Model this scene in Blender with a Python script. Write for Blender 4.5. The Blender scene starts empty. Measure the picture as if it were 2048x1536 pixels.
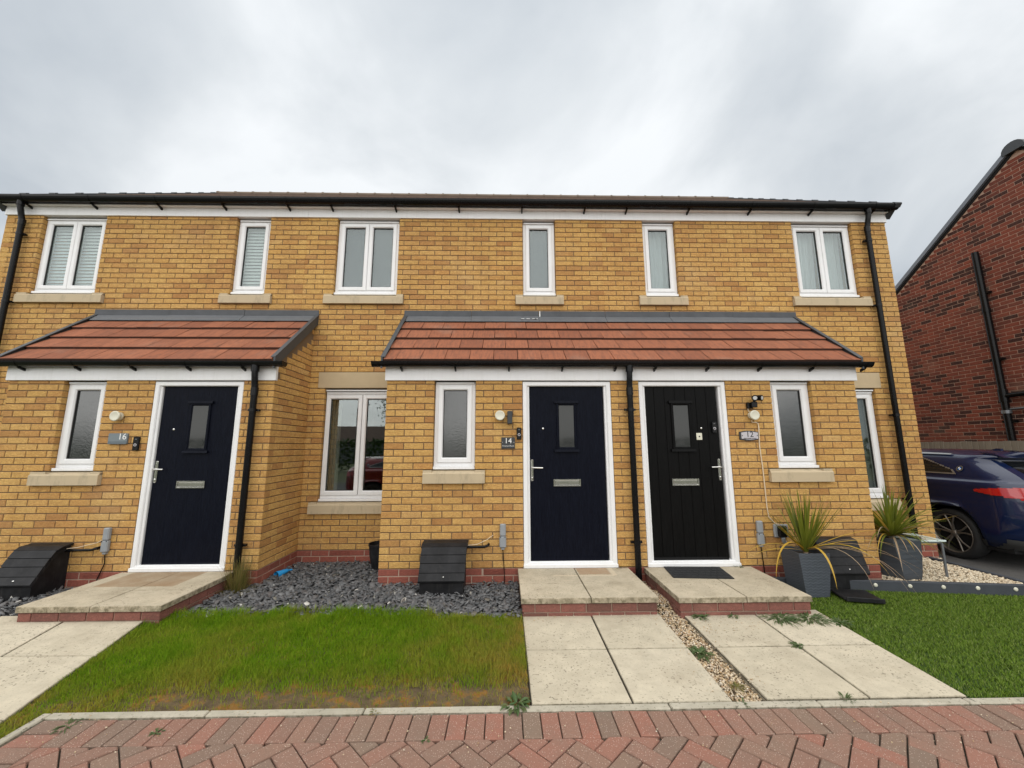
import bpy, bmesh, math, random
import numpy as np
from mathutils import Vector, Matrix
R = math.radians
random.seed(7); rng = np.random.default_rng(11)
S = bpy.context.scene
COL = S.collection

# ------------------------------------------------------------------ camera
F = 788.69
CAM = Vector((1.3557, -4.5488, 1.3032))
AX = Vector((0.99978626, -0.02045547, -0.00300001)); AY = Vector((-2.52497e-04, -0.157178725, 0.987570142)); AZ = Vector((-0.02067275, -0.9873583, -0.1571503))
cam_d = bpy.data.cameras.new('camera'); cam = bpy.data.objects.new('camera', cam_d); COL.objects.link(cam)
cam_d.sensor_width = 36.0; cam_d.lens = F / 2048 * 36.0; cam_d.clip_start = 0.05; cam_d.clip_end = 900
cam.matrix_world = Matrix(((AX.x, AY.x, AZ.x, CAM.x), (AX.y, AY.y, AZ.y, CAM.y), (AX.z, AY.z, AZ.z, CAM.z), (0, 0, 0, 1)))
S.camera = cam
def proj(p):
    d = Vector(p) - CAM; k = -d.dot(AZ)
    if k < .05: return None
    return 1024 + F * d.dot(AX) / k, 768 - F * d.dot(AY) / k

# ------------------------------------------------------------------ world, sun, exposure
EL, AZI = R(52), R(188)           # soft overcast light from high behind the camera
w = bpy.data.worlds.new('World'); S.world = w; w.use_nodes = True
nt = w.node_tree; N = nt.nodes; Lk = nt.links; N.clear()
out = N.new('ShaderNodeOutputWorld'); bg = N.new('ShaderNodeBackground'); Lk.new(bg.outputs[0], out.inputs[0])
sky = N.new('ShaderNodeTexSky'); sky.sky_type = 'NISHITA'; sky.sun_disc = False; sky.sun_elevation = EL; sky.sun_rotation = AZI
def wmath(op, a, b=None):
    n = N.new('ShaderNodeMath'); n.operation = op
    for i, v in enumerate((a, b)):
        if v is None: continue
        if isinstance(v, (int, float)): n.inputs[i].default_value = v
        else: Lk.new(v, n.inputs[i])
    return n.outputs[0]
tc = N.new('ShaderNodeTexCoord'); sep = N.new('ShaderNodeSeparateXYZ'); Lk.new(tc.outputs['Generated'], sep.inputs[0])
zz = wmath('ADD', wmath('MAXIMUM', sep.outputs[2], 0.0), 0.32)
cmb = N.new('ShaderNodeCombineXYZ'); Lk.new(wmath('DIVIDE', sep.outputs[0], zz), cmb.inputs[0]); Lk.new(wmath('DIVIDE', sep.outputs[1], zz), cmb.inputs[1]); cmb.inputs[2].default_value = 3.4
nz = N.new('ShaderNodeTexNoise'); nz.inputs['Scale'].default_value = 1.5; nz.inputs['Detail'].default_value = 7; nz.inputs['Roughness'].default_value = .5; nz.inputs['Distortion'].default_value = .35
Lk.new(cmb.outputs[0], nz.inputs['Vector'])
rp = N.new('ShaderNodeValToRGB'); Lk.new(nz.outputs['Fac'], rp.inputs[0])
e = rp.color_ramp.elements; e[0].position = .33; e[0].color = (.29, .315, .34, 1); e[1].position = .62; e[1].color = (.50, .515, .525, 1)
m_ = e.new(.5); m_.color = (.395, .415, .43, 1)
grad = N.new('ShaderNodeMix'); grad.data_type = 'RGBA'; grad.blend_type = 'MULTIPLY'; grad.inputs['Factor'].default_value = 1
Lk.new(rp.outputs[0], grad.inputs['A'])
gv = wmath('ADD', wmath('MULTIPLY', wmath('MAXIMUM', sep.outputs[2], 0.0), .3), .82)
gc = N.new('ShaderNodeCombineColor'); [Lk.new(gv, gc.inputs[i]) for i in range(3)]
Lk.new(gc.outputs[0], grad.inputs['B'])
nsc = N.new('ShaderNodeMix'); nsc.data_type = 'RGBA'; nsc.blend_type = 'MULTIPLY'; nsc.inputs['Factor'].default_value = 1
Lk.new(sky.outputs[0], nsc.inputs['A']); nsc.inputs['B'].default_value = (.07, .07, .07, 1)
mx = N.new('ShaderNodeMix'); mx.data_type = 'RGBA'; mx.inputs['Factor'].default_value = .93
Lk.new(nsc.outputs['Result'], mx.inputs['A']); Lk.new(grad.outputs['Result'], mx.inputs['B']); Lk.new(mx.outputs['Result'], bg.inputs[0]); bg.inputs[1].default_value = 1.0

sd = bpy.data.lights.new('sun', 'SUN'); sun = bpy.data.objects.new('sun', sd); COL.objects.link(sun)
sd.energy = 1.5; sd.angle = R(120); sd.color = (1, .965, .91)
sdir = Vector((math.sin(AZI) * math.cos(EL), math.cos(AZI) * math.cos(EL), math.sin(EL)))
sun.rotation_euler = sdir.to_track_quat('Z', 'Y').to_euler(); sun.location = (0, -20, 30)
S.view_settings.view_transform = 'Standard'; S.view_settings.look = 'None'; S.view_settings.gamma = 1; S.view_settings.exposure = 1.0; S.view_settings.use_curve_mapping = False
S.cycles.max_bounces = 7; S.cycles.diffuse_bounces = 3; S.cycles.glossy_bounces = 3; S.cycles.transparent_max_bounces = 10
S.cycles.use_denoising = True; S.cycles.sample_clamp_indirect = 6

# ------------------------------------------------------------------ material helpers
class G:
    def __init__(s, name):
        s.m = bpy.data.materials.new(name); s.m.use_nodes = True; s.t = s.m.node_tree; s.n = s.t.nodes; s.n.clear()
        s.out = s.n.new('ShaderNodeOutputMaterial'); s.b = s.n.new('ShaderNodeBsdfPrincipled'); s.t.links.new(s.b.outputs[0], s.out.inputs[0])
        s._p = None
    def set(s, sock, v):
        if hasattr(v, 'links') or isinstance(v, bpy.types.NodeSocket): s.t.links.new(v, sock)
        elif isinstance(v, (tuple, list)) and len(v) == 3 and sock.type == 'RGBA': sock.default_value = (*v, 1)
        else: sock.default_value = v
    def pos(s):
        if s._p is None: s._p = s.n.new('ShaderNodeNewGeometry')
        return s._p.outputs['Position']
    def vmap(s, sc, rot=(0, 0, 0)):
        m = s.n.new('ShaderNodeMapping'); s.t.links.new(s.pos(), m.inputs[0]); m.inputs['Scale'].default_value = sc; m.inputs['Rotation'].default_value = rot; return m.outputs[0]
    def noise(s, scale, detail=3, rough=.55, vec=None, dist=0):
        n = s.n.new('ShaderNodeTexNoise'); n.inputs['Scale'].default_value = scale; n.inputs['Detail'].default_value = detail; n.inputs['Roughness'].default_value = rough; n.inputs['Distortion'].default_value = dist
        s.t.links.new(vec if vec is not None else s.pos(), n.inputs['Vector']); return n.outputs['Fac']
    def vor(s, scale, feat='F1', vec=None, o='Distance'):
        n = s.n.new('ShaderNodeTexVoronoi'); n.feature = feat; n.inputs['Scale'].default_value = scale; s.t.links.new(vec if vec is not None else s.pos(), n.inputs['Vector']); return n.outputs[o]
    def ramp(s, fac, stops, interp='LINEAR'):
        n = s.n.new('ShaderNodeValToRGB'); s.set(n.inputs[0], fac); n.color_ramp.interpolation = interp
        el = n.color_ramp.elements
        while len(el) > 1: el.remove(el[-1])
        for i, (p, c) in enumerate(stops):
            x = el[0] if i == 0 else el.new(p)
            x.position = p; x.color = (*c, 1) if isinstance(c, (tuple, list)) else (c, c, c, 1)
        return n.outputs[0]
    def mix(s, f, a, b, mode='MIX'):
        n = s.n.new('ShaderNodeMix'); n.data_type = 'RGBA'; n.blend_type = mode
        s.set(n.inputs['Factor'], f); s.set(n.inputs['A'], a); s.set(n.inputs['B'], b); return n.outputs['Result']
    def math(s, op, a, b=None, clamp=False):
        n = s.n.new('ShaderNodeMath'); n.operation = op; n.use_clamp = clamp; s.set(n.inputs[0], a)
        if b is not None: s.set(n.inputs[1], b)
        return n.outputs[0]
    def rand(s):
        s.pos(); o = s.n.new('ShaderNodeObjectInfo'); return s.math('FRACT', s.math('ADD', s._p.outputs['Random Per Island'], o.outputs['Random']))
    def rand2(s, r, k): return s.math('FRACT', s.math('MULTIPLY', r, k))
    def bump(s, h, strength=.3, dist=.01):
        n = s.n.new('ShaderNodeBump'); n.inputs['Strength'].default_value = strength; n.inputs['Distance'].default_value = dist; s.set(n.inputs['Height'], h); s.t.links.new(n.outputs[0], s.b.inputs['Normal']); return n
    def fin(s, col=None, rough=.6, metal=0, spec=None, coat=None, ior=None):
        if col is not None: s.set(s.b.inputs['Base Color'], col)
        s.set(s.b.inputs['Roughness'], rough); s.b.inputs['Metallic'].default_value = metal
        if spec is not None: s.b.inputs['Specular IOR Level'].default_value = spec
        if coat is not None: s.b.inputs['Coat Weight'].default_value = coat; s.b.inputs['Coat Roughness'].default_value = .03
        if ior: s.b.inputs['IOR'].default_value = ior
        return s.m
def plain(name, col, rough=.5, metal=0, nz=.12, bs=0, bd=.002, bsc=300, spec=None, coat=None):
    g = G(name); n = g.noise(9, 4); c = g.mix(n, tuple(x * (1 - nz) for x in col), tuple(min(1, x * (1 + nz)) for x in col))
    if bs: g.bump(g.noise(bsc, 2), bs, bd)
    return g.fin(c, rough, metal, spec, coat)
def brickmat(name, stops, edge, crease=1.0, rough=.85):
    g = G(name); r = g.rand(); c = g.ramp(r, stops)
    r2 = g.rand2(r, 17.31)
    big = g.noise(1.1, 3, .5)
    c = g.mix(g.math('MULTIPLY', g.ramp(big, [(.35, 0), (.7, 1)]), .28), c, edge)
    smz = g.noise(22, 5, .7); c = g.mix(g.math('MULTIPLY', g.ramp(smz, [(.48, 0), (.78, 1)]), .5), c, edge); c = g.mix(g.math('MULTIPLY', g.ramp(g.noise(34, 4, .65, g.vmap((1, 1, 1.8))), [(.5, 0), (.72, 1)]), .4), c, tuple(min(.85, x * 1.6) for x in stops[1][1]))
    c = g.mix(g.math('MULTIPLY', g.ramp(r2, [(.0, 0), (.8, 0), (.86, 1)]), .5), c, edge)
    fine = g.noise(160, 3, .6); c = g.mix(.25, c, g.ramp(fine, [(.3, tuple(x * .6 for x in edge)), (.7, (1, .95, .85))]), 'OVERLAY')
    # sand creases: short diagonal folds, direction differing from brick to brick
    cr = g.noise(20, 2, .45, g.vmap((1, 1, 2.6), (0, R(24), 0)), 1.6); cr2 = g.ramp(cr, [(.40, 1), (.5, 0), (.6, 1)])
    h = g.math('ADD', g.math('MULTIPLY', cr2, .55 * crease), g.math('MULTIPLY', fine, .45))
    stq = g.noise(2.2, 5, .6, g.vmap((2.6, 2.6, .55))); c = g.mix(g.math('MULTIPLY', g.ramp(stq, [(.52, 0), (.74, 1)]), .22), c, tuple(x * .6 for x in edge)); eff = g.noise(.9, 4, .6); c = g.mix(g.math('MULTIPLY', g.ramp(eff, [(.58, 0), (.8, 1)]), .16), c, (.62, .54, .40))
    g.bump(h, .6, .006)
    c = g.mix(g.math('MULTIPLY', g.math('SUBTRACT', 1, cr2), .30 * crease), c, tuple(x * .62 for x in edge))
    return g.fin(c, rough, spec=.25)
M = {}
M['buff'] = brickmat('buff_brick', [(0, (.595, .365, .118)), (.3, (.64, .40, .14)), (.55, (.58, .34, .107)), (.8, (.615, .375, .13)), (.94, (.545, .30, .098)), (1, (.64, .415, .165))], (.32, .145, .056))
M['red'] = brickmat('red_plinth_brick', [(0, (.25, .078, .056)), (.5, (.29, .092, .066)), (1, (.22, .068, .05))], (.15, .055, .043), .3)
M['stepred'] = brickmat('dirty_step_brick', [(0, (.215, .088, .070)), (.5, (.25, .10, .08)), (1, (.19, .08, .066))], (.105, .06, .048), .3)
M['redhouse'] = brickmat('red_multi_brick', [(0, (.20, .054, .034)), (.35, (.23, .062, .037)), (.62, (.18, .050, .032)), (.74, (.15, .046, .032)), (.77, (.030, .016, .014)), (1, (.040, .022, .019))], (.07, .028, .022), .25)
M['mortar'] = plain('buff_mortar', (.17, .115, .066), .95, bs=.5, bsc=200)
M['mortar_pl'] = plain('plinth_mortar', (.40, .29, .22), .95, bs=.5, bsc=200)
M['mortar_rh'] = plain('pink_mortar', (.44, .29, .215), .95, bs=.5, bsc=200)
def white():
    g = G('white_plastic'); n = g.noise(3.5, 5, .6); d = g.noise(2.5, 5, .6, g.vmap((14, 14, 1.2)))
    c = g.mix(g.ramp(n, [(.45, 0), (.8, .35)]), (.80, .80, .80), (.66, .65, .62)); c = g.mix(g.ramp(d, [(.5, 0), (.8, .2)]), c, (.5, .49, .45)); return g.fin(c, .35)
M['white'] = white()
M['black'] = plain('black_plastic', (.006, .006, .0065), .25, nz=.4, spec=.22)
def boxblack():
    g = G('weathered_black_plastic'); n = g.noise(8, 5, .65); d = g.noise(6, 4, .6, g.vmap((6, 6, .8)))
    c = g.mix(g.ramp(n, [(.4, 0), (.75, 1)]), (.010, .010, .011), (.024, .024, .026)); c = g.mix(g.ramp(d, [(.55, 0), (.75, .4)]), c, (.05, .046, .042)); g.bump(g.noise(250, 2), .15, .002); return g.fin(c, .5, spec=.2)
M['boxblack'] = boxblack()
def stone(name, col, dark, amt=.5, speck=True, stains=()):
    g = G(name); n = g.noise(7, 5, .65); c = g.mix(g.ramp(n, [(.35, 0), (.7, 1)]), col, tuple(x * .8 for x in col))
    r = g.rand(); c = g.mix(.22, c, g.ramp(r, [(0, (.6, .57, .5)), (1, (1, 1, 1))]), 'MULTIPLY')
    blot = g.noise(2.2, 6, .7); c = g.mix(g.math('MULTIPLY', g.ramp(blot, [(.5, 0), (.72, 1)]), amt), c, dark)
    if speck:
        sp = g.noise(62, 2, .5); mk = g.noise(3, 3, .5)
        k = g.math('MULTIPLY', g.ramp(sp, [(.61, 0), (.67, 1)]), g.ramp(mk, [(.35, .15), (.65, .75)])); c = g.mix(k, c, tuple(x * .30 for x in dark))
        sp2 = g.noise(320, 2, .6); c = g.mix(g.math('MULTIPLY', g.ramp(sp2, [(.55, 0), (.72, 1)]), .4), c, tuple(x * .55 for x in dark))
    g.pos(); sx = g.n.new('ShaderNodeSeparateXYZ'); g.t.links.new(g.pos(), sx.inputs[0])
    def band(v, a, b, f=.012 if name == 'doorstep_slab' else .13):
        lo = g.math('MULTIPLY', g.math('SUBTRACT', v, a), 1 / f, True); hi = g.math('MULTIPLY', g.math('SUBTRACT', b, v), 1 / f, True); return g.math('MULTIPLY', lo, hi)
    for (xa, xb, ya, yb, cc, k) in stains:
        wob = g.math('MULTIPLY', g.math('SUBTRACT', g.noise(14, 3), .5), .03)
        mk = g.math('MULTIPLY', band(g.math('ADD', sx.outputs[0], wob), xa, xb), band(g.math('ADD', sx.outputs[1], wob), ya, yb))
        mk = g.math('MULTIPLY', mk, g.math('MULTIPLY', g.ramp(g.noise(6, 4, .6), [(.25, .45), (.7, 1)]), k)); c = g.mix(mk, c, cc)
    ns = g._p.outputs['Normal']; sn = g.n.new('ShaderNodeSeparateXYZ'); g.t.links.new(ns, sn.inputs[0])
    side = g.math('SUBTRACT', 1, g.math('ABSOLUTE', sn.outputs[2]), True)
    alg = g.math('MULTIPLY', side, g.ramp(g.noise(24, 4, .65), [(.35, .0), (.62, .75)])); c = g.mix(alg, c, (.10, .085, .045))
    g.bump(g.noise(140, 4, .65), .35, .004); return g.fin(c, .9, spec=.2)
M['slab'] = stone('pale_concrete_slab', (.60, .535, .41), (.38, .325, .24), .7, stains=((1.4, 2.8, -1.02, -.70, (.34, .29, .21), .55), (2.85, 4.3, -1.05, -.70, (.33, .29, .22), .55), (-3.2, -1.6, -1.0, -.70, (.36, .31, .23), .5), (1.4, 1.64, -2.0, -.70, (.42, .37, .28), .45), (2.9, 3.06, -2.0, -.70, (.36, .31, .23), .5)))
M['step'] = stone('doorstep_slab', (.56, .485, .36), (.31, .26, .18), .8, stains=((-2.56, -1.79, -.47, -.02, (.29, .185, .10), .85), (2.13, 2.47, -.24, -.01, (.36, .215, .115), .85), (2.47, 2.53, -.27, -.01, (.66, .55, .39), .7), (1.85, 2.50, -.29, -.24, (.66, .55, .39), .6)))
M['sill'] = stone('cast_stone_sill', (.50, .41, .265), (.30, .25, .17), .35, False)
M['lintel'] = plain('cast_stone_lintel', (.49, .385, .24), .9, nz=.1, bs=.3)
def sillmat():
    g = G('stained_stone_sill'); n = g.noise(5, 4, .6); c = g.mix(n, (.47, .38, .25), (.53, .43, .285))
    d = g.noise(3.2, 6, .7, g.vmap((3, 3, 1.0))); c = g.mix(g.ramp(d, [(.52, 0), (.75, .6)]), c, (.22, .185, .13)); g.bump(g.noise(150, 3), .3, .003); return g.fin(c, .9)
M['sill'] = sillmat()
M['kerb'] = stone('concrete_edging', (.50, .46, .37), (.30, .28, .21), .8)
def tile():
    g = G('terracotta_tile'); r = g.rand(); c = g.ramp(r, [(0, (.295, .105, .054)), (.5, (.335, .125, .066)), (1, (.255, .092, .050))])
    st = g.noise(5, 5, .7, g.vmap((9, 1.2, 1.2))); c = g.mix(g.ramp(st, [(.42, 0), (.7, .75)]), c, (.13, .06, .042)); bl = g.noise(26, 4, .7); c = g.mix(g.ramp(bl, [(.55, 0), (.7, .5)]), c, (.10, .05, .038))
    fn = g.noise(110, 3, .6); c = g.mix(g.ramp(fn, [(.5, 0), (.75, .45)]), c, (.20, .10, .065)); li = g.noise(2.5, 4); c = g.mix(g.ramp(li, [(.58, 0), (.8, .3)]), c, (.30, .22, .17))
    g.bump(fn, .3, .003); return g.fin(c, .9, spec=.2)
M['tile'] = tile()
M['tileedge'] = plain('dirty_shaded_tile_edge', (.075, .035, .024), .95, nz=.4)  # edge dirt plus the shadow between tile rows, painted into the colour
M['roof'] = plain('brown_roof_tile', (.115, .075, .055), .9, nz=.35, bs=.6, bd=.02, bsc=22)
M['ridge'] = plain('brown_ridge_tile', (.17, .125, .09), .9, nz=.3, bs=.4)
def lead():
    g = G('lead_flashing'); n = g.noise(4, 5, .7); c = g.mix(n, (.085, .09, .10), (.16, .17, .18)); s = g.noise(7, 4, .7, g.vmap((7, 7, .7))); c = g.mix(g.ramp(s, [(.6, 0), (.75, .45)]), c, (.27, .28, .29)); return g.fin(c, .55, .25)
M['lead'] = lead(); M['leaddark'] = plain('shaded_lead_upstand', (.062, .066, .073), .6, nz=.35)  # upstand lead darker: weaker sky light on the upright face painted in
def door(name, a, b, bstr):
    g = G(name); gr = g.noise(5, 6, .62, g.vmap((22, 22, 1.5)), 1.2); c = g.mix(g.ramp(gr, [(.4, 0), (.7, 1)]), a, b); g.bump(gr, bstr, .006); return g.fin(c, .42, spec=.09)
M['navy'] = door('navy_woodgrain', (.0022, .003, .0075), (.006, .008, .016), 1.0)
M['doorblack'] = door('black_woodgrain', (.0028, .0028, .0028), (.006, .006, .006), .25)
M['chrome'] = plain('brushed_chrome', (.72, .71, .68), .14, 1)
M['gasket'] = plain('black_gasket', (.02, .02, .02), .6)
def glass(name, r0=.12):
    g = G(name); lw = g.n.new('ShaderNodeLayerWeight'); lw.inputs[0].default_value = .5
    f = g.math('ADD', g.math('MULTIPLY', g.math('POWER', lw.outputs['Facing'], 4.0), .75), r0, True)
    t = g.n.new('ShaderNodeBsdfTransparent'); t.inputs[0].default_value = (.80, .84, .83, 1); gl = g.n.new('ShaderNodeBsdfGlossy'); gl.inputs['Roughness'].default_value = .0; gl.inputs[0].default_value = (.95, 1, 1, 1)
    mxs = g.n.new('ShaderNodeMixShader'); g.t.links.new(f, mxs.inputs[0]); g.t.links.new(t.outputs[0], mxs.inputs[1]); g.t.links.new(gl.outputs[0], mxs.inputs[2]); g.t.links.new(mxs.outputs[0], g.out.inputs[0]); return g.m
M['glass'] = glass('window_glass', .13)
M['glass_up'] = glass('upper_window_glass', .085)
def frost():
    g = G('obscure_glass'); v = g.noise(75, 2, .4, None, .8); g.bump(v, .17, .004); return g.fin((.022, .025, .024), .08, spec=.9, ior=1.62)
M['frost'] = frost()
def frost2():
    g = G('clear_door_glass'); return g.fin((.025, .027, .026), .06, spec=.5, ior=1.45)
M['doorglass'] = frost2()
M['room'] = plain('dim_room', (.10, .09, .08), .9)
M['blind'] = plain('white_blind', (.78, .78, .77), .6)
M['rollblind'] = plain('grey_roller_blind', (.085, .095, .108), .8, nz=.06)
M['film'] = plain('speckled_privacy_film', (.16, .165, .145), .6, nz=.3)
M['curtain'] = plain('pale_curtain', (.55, .56, .58), .9)
M['drape'] = plain('taupe_curtain', (.32, .28, .22), .9)
M['greybox'] = plain('grey_plastic', (.27, .285, .30), .5, nz=.2)
M['cream'] = plain('cream_plastic', (.66, .64, .52), .45)
M['cable'] = plain('cream_cable', (.68, .56, .40), .5)
M['charcoal'] = plain('charcoal_plate', (.032, .034, .037), .5)
M['plategrey'] = plain('grey_slate_plate', (.17, .20, .215), .55)
M['plategrey2'] = plain('dark_grey_slate_plate', (.115, .14, .155), .55)
M['paint'] = plain('white_lettering', (.8, .8, .78), .6, nz=.03)
M['silver'] = plain('silver_plate', (.50, .48, .50), .4, nz=.05)
M['ink'] = plain('black_lettering', (.02, .02, .02), .6)
M['sleeper'] = plain('grey_painted_timber', (.042, .048, .058), .7, nz=.3, bs=.5, bsc=60)
M['planter'] = plain('anthracite_planter', (.062, .072, .085), .5, nz=.2)
def weave():
    g = G('woven_anthracite_planter'); sx = g.n.new('ShaderNodeSeparateXYZ'); g.t.links.new(g.pos(), sx.inputs[0]); u = g.math('MULTIPLY', g.math('ADD', sx.outputs[0], g.math('MULTIPLY', sx.outputs[1], .7)), 230)
    zg = g.math('MULTIPLY', g.math('PINGPONG', g.math('MULTIPLY', u, .159), 1), 3.1); h = g.math('ADD', g.math('MULTIPLY', g.math('SINE', g.math('ADD', g.math('MULTIPLY', sx.outputs[2], 420), zg)), .5), .5)
    g.bump(h, .4, .004); return g.fin(g.mix(h, (.060, .070, .084), (.082, .094, .112)), .5, spec=.3)
M['weave'] = weave()
M['soil'] = plain('potting_soil', (.03, .022, .016), 1, nz=.5, bs=1, bd=.02, bsc=60)
def leafm(name, stops, rough=.45):
    g = G(name); r = g.rand(); n = g.noise(7, 3); c = g.ramp(g.math('FRACT', g.math('ADD', r, g.math('MULTIPLY', n, .12))), stops)
    g.fin(c, rough, spec=.35); tr = g.n.new('ShaderNodeBsdfTranslucent'); g.t.links.new(c, tr.inputs[0]); ms = g.n.new('ShaderNodeMixShader'); ms.inputs[0].default_value = .3
    g.t.links.new(g.b.outputs[0], ms.inputs[1]); g.t.links.new(tr.outputs[0], ms.inputs[2]); g.t.links.new(ms.outputs[0], g.out.inputs[0]); return g.m
M['cord'] = leafm('green_cordyline_leaf', [(0, (.16, .20, .022)), (.5, (.22, .25, .03)), (1, (.12, .15, .022))])
M['cordy'] = leafm('yellow_cordyline_leaf', [(0, (.62, .38, .045)), (.6, (.55, .36, .07)), (1, (.66, .44, .06))])
M['cordb'] = leafm('withered_cordyline_leaf', [(0, (.42, .31, .20)), (.6, (.36, .24, .13)), (1, (.45, .36, .26))])
M['weed'] = leafm('weed_leaf', [(0, (.07, .125, .04)), (.5, (.10, .155, .055)), (1, (.13, .15, .06))])
M['tuft'] = leafm('tuft_blade', [(0, (.13, .14, .035)), (.5, (.20, .18, .05)), (1, (.30, .21, .08))])
M['treeleaf'] = leafm('tree_leaf', [(0, (.03, .06, .015)), (.5, (.05, .09, .02)), (1, (.07, .10, .03))])
def grassm():
    g = G('grass_blade'); r = g.rand(); big = g.noise(1.6, 4, .6); sx = g.n.new('ShaderNodeSeparateXYZ'); g.t.links.new(g.pos(), sx.inputs[0])
    cl = g.noise(6, 5, .65); r3 = g.math('ADD', g.math('MULTIPLY', r, .6), g.math('MULTIPLY', g.ramp(cl, [(.3, 0), (.7, 1)]), .4)); c = g.ramp(r3, [(0, (.095, .20, .010)), (.45, (.165, .295, .014)), (.8, (.245, .34, .022)), (1, (.36, .34, .06))])
    front = g.math('MULTIPLY', g.math('SUBTRACT', -1.50, sx.outputs[1]), 1.6, True); right = g.math('MULTIPLY', g.math('SUBTRACT', sx.outputs[0], .45), .75, True)
    f = g.math('ADD', g.math('MULTIPLY', g.ramp(big, [(.46, 0), (.75, 1)]), .45), g.math('MULTIPLY', g.math('MAXIMUM', front, right), g.ramp(g.noise(5, 4, .6), [(.35, .05), (.65, .75)])), True)
    dry = g.ramp(g.rand2(r, 13.7), [(0, (.36, .28, .06)), (.6, (.46, .32, .09)), (1, (.50, .24, .05))]); c = g.mix(f, c, dry)
    g.fin(c, .7, spec=.03); tr = g.n.new('ShaderNodeBsdfTranslucent'); g.t.links.new(c, tr.inputs[0]); ms = g.n.new('ShaderNodeMixShader'); ms.inputs[0].default_value = .42
    g.t.links.new(g.b.outputs[0], ms.inputs[1]); g.t.links.new(tr.outputs[0], ms.inputs[2]); g.t.links.new(ms.outputs[0], g.out.inputs[0]); return g.m
M['grass'] = grassm()
def astro():
    g = G('artificial_grass_fibre'); r = g.rand(); c = g.ramp(r, [(0, (.07, .125, .014)), (.5, (.115, .185, .022)), (.85, (.15, .215, .035)), (1, (.23, .27, .09))]); return g.fin(c, .6, spec=.04)
M['astro'] = astro()
def soilm():
    g = G('mossy_soil'); n = g.noise(9, 5, .65); c = g.ramp(n, [(.3, (.10, .075, .045)), (.5, (.17, .125, .07)), (.62, (.30, .15, .035)), (.75, (.22, .17, .10))]); g.bump(g.noise(60, 5, .7), 1, .02)
    return g.fin(c, 1, spec=.1)
M['lawnsoil'] = soilm()
M['astrobase'] = plain('artificial_grass_backing', (.03, .06, .012), 1, nz=.3)
def slate():
    g = G('slate_chip'); r = g.rand(); c = g.ramp(r, [(0, (.075, .077, .080)), (.45, (.13, .131, .134)), (.8, (.185, .184, .184)), (.95, (.10, .088, .085)), (.985, (.18, .165, .13)), (.99, (.6, .57, .52)), (1, (.62, .6, .55))]); n = g.noise(50, 3); c = g.mix(.35, c, g.ramp(n, [(.3, .5), (.7, 1.0)]), 'MULTIPLY'); return g.fin(c, .7, spec=.35)
M['slate'] = slate()
M['slatebed'] = plain('slate_grit', (.04, .042, .046), 1, nz=.4, bs=1, bd=.02, bsc=70)
def peb(name, stops):
    g = G(name); r = g.rand(); c = g.ramp(r, stops); n = g.noise(90, 3); c = g.mix(.3, c, g.ramp(n, [(.3, .6), (.7, 1.)]), 'MULTIPLY'); return g.fin(c, .75)
M['gold'] = peb('golden_pebble', [(0, (.42, .27, .13)), (.3, (.58, .45, .28)), (.6, (.70, .60, .45)), (.8, (.36, .22, .11)), (1, (.75, .68, .56))])
M['creampeb'] = peb('cream_pebble', [(0, (.58, .46, .31)), (.4, (.68, .58, .42)), (.8, (.75, .67, .52)), (1, (.50, .36, .22))])
M['pebbed'] = plain('pebble_grit', (.20, .15, .09), 1, nz=.4, bs=1, bd=.02, bsc=90)
def paver():
    g = G('concrete_paver'); r = g.rand(); c = g.ramp(r, [(0, (.225, .16, .118)), (.2, (.285, .158, .115)), (.4, (.21, .148, .112)), (.6, (.315, .140, .100)), (.8, (.255, .158, .118)), (1, (.30, .148, .108))])
    n = g.noise(7, 4, .6); c = g.mix(g.ramp(n, [(.45, 0), (.75, .4)]), c, (.19, .155, .12))
    sp = g.vor(95); c = g.mix(g.ramp(sp, [(.13, .75), (.24, 0)]), c, (.58, .47, .39)); sp2 = g.vor(150); c = g.mix(g.ramp(sp2, [(.15, .4), (.3, 0)]), c, (.10, .07, .06)); dk = g.noise(240, 2); c = g.mix(g.ramp(dk, [(.55, 0), (.72, .5)]), c, (.12, .075, .06))
    g.bump(dk, .5, .003); return g.fin(c, .9, spec=.2)
M['paver'] = paver()
M['joint'] = plain('sandy_joint', (.045, .038, .026), 1, nz=.5, bs=1, bd=.01, bsc=120)
M['asphalt'] = plain('asphalt', (.085, .082, .078), .95, nz=.25, bs=.6, bd=.006, bsc=160)
M['ground'] = plain('rough_ground', (.10, .11, .05), 1, nz=.4)
M['rubber'] = plain('black_rubber', (.018, .019, .02), .75, nz=.3, bs=.4)
def wood():
    g = G('weathered_fence_board'); r = g.rand(); gr = g.noise(4, 5, .65, g.vmap((30, 30, 1.6)), .6); c = g.mix(gr, (.19, .16, .12), (.33, .285, .22)); c = g.mix(.35, c, g.ramp(r, [(0, .55), (1, 1.)]), 'MULTIPLY'); g.bump(gr, .4, .004); return g.fin(c, .9)
M['fence'] = wood()
M['verge'] = plain('grey_verge_trim', (.17, .19, .22), .5)
M['vergedark'] = plain('charcoal_verge_trim', (.045, .05, .055), .5)
M['carblue'] = G('navy_car_paint').fin((.0004, .0075, .042), .35, 0, spec=.3, coat=.8)
M['carred'] = G('red_car_paint').fin((.22, .008, .012), .22, .2, coat=1)
M['carglass'] = G('tinted_car_glass').fin((.008, .009, .010), .03, spec=.8)
M['carlight'] = G('red_lamp_lens').fin((.42, .006, .008), .12, coat=1)
M['carlightd'] = G('dark_lamp_lens').fin((.07, .004, .006), .1, coat=1)
M['cartrim'] = plain('grey_car_trim', (.055, .056, .055), .55)
M['carsilver'] = plain('satin_trim', (.40, .40, .39), .3, .8)
M['tyre'] = plain('tyre_rubber', (.014, .014, .014), .8)
M['alloy'] = plain('bronze_grey_alloy', (.22, .20, .175), .35, .7)
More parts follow.
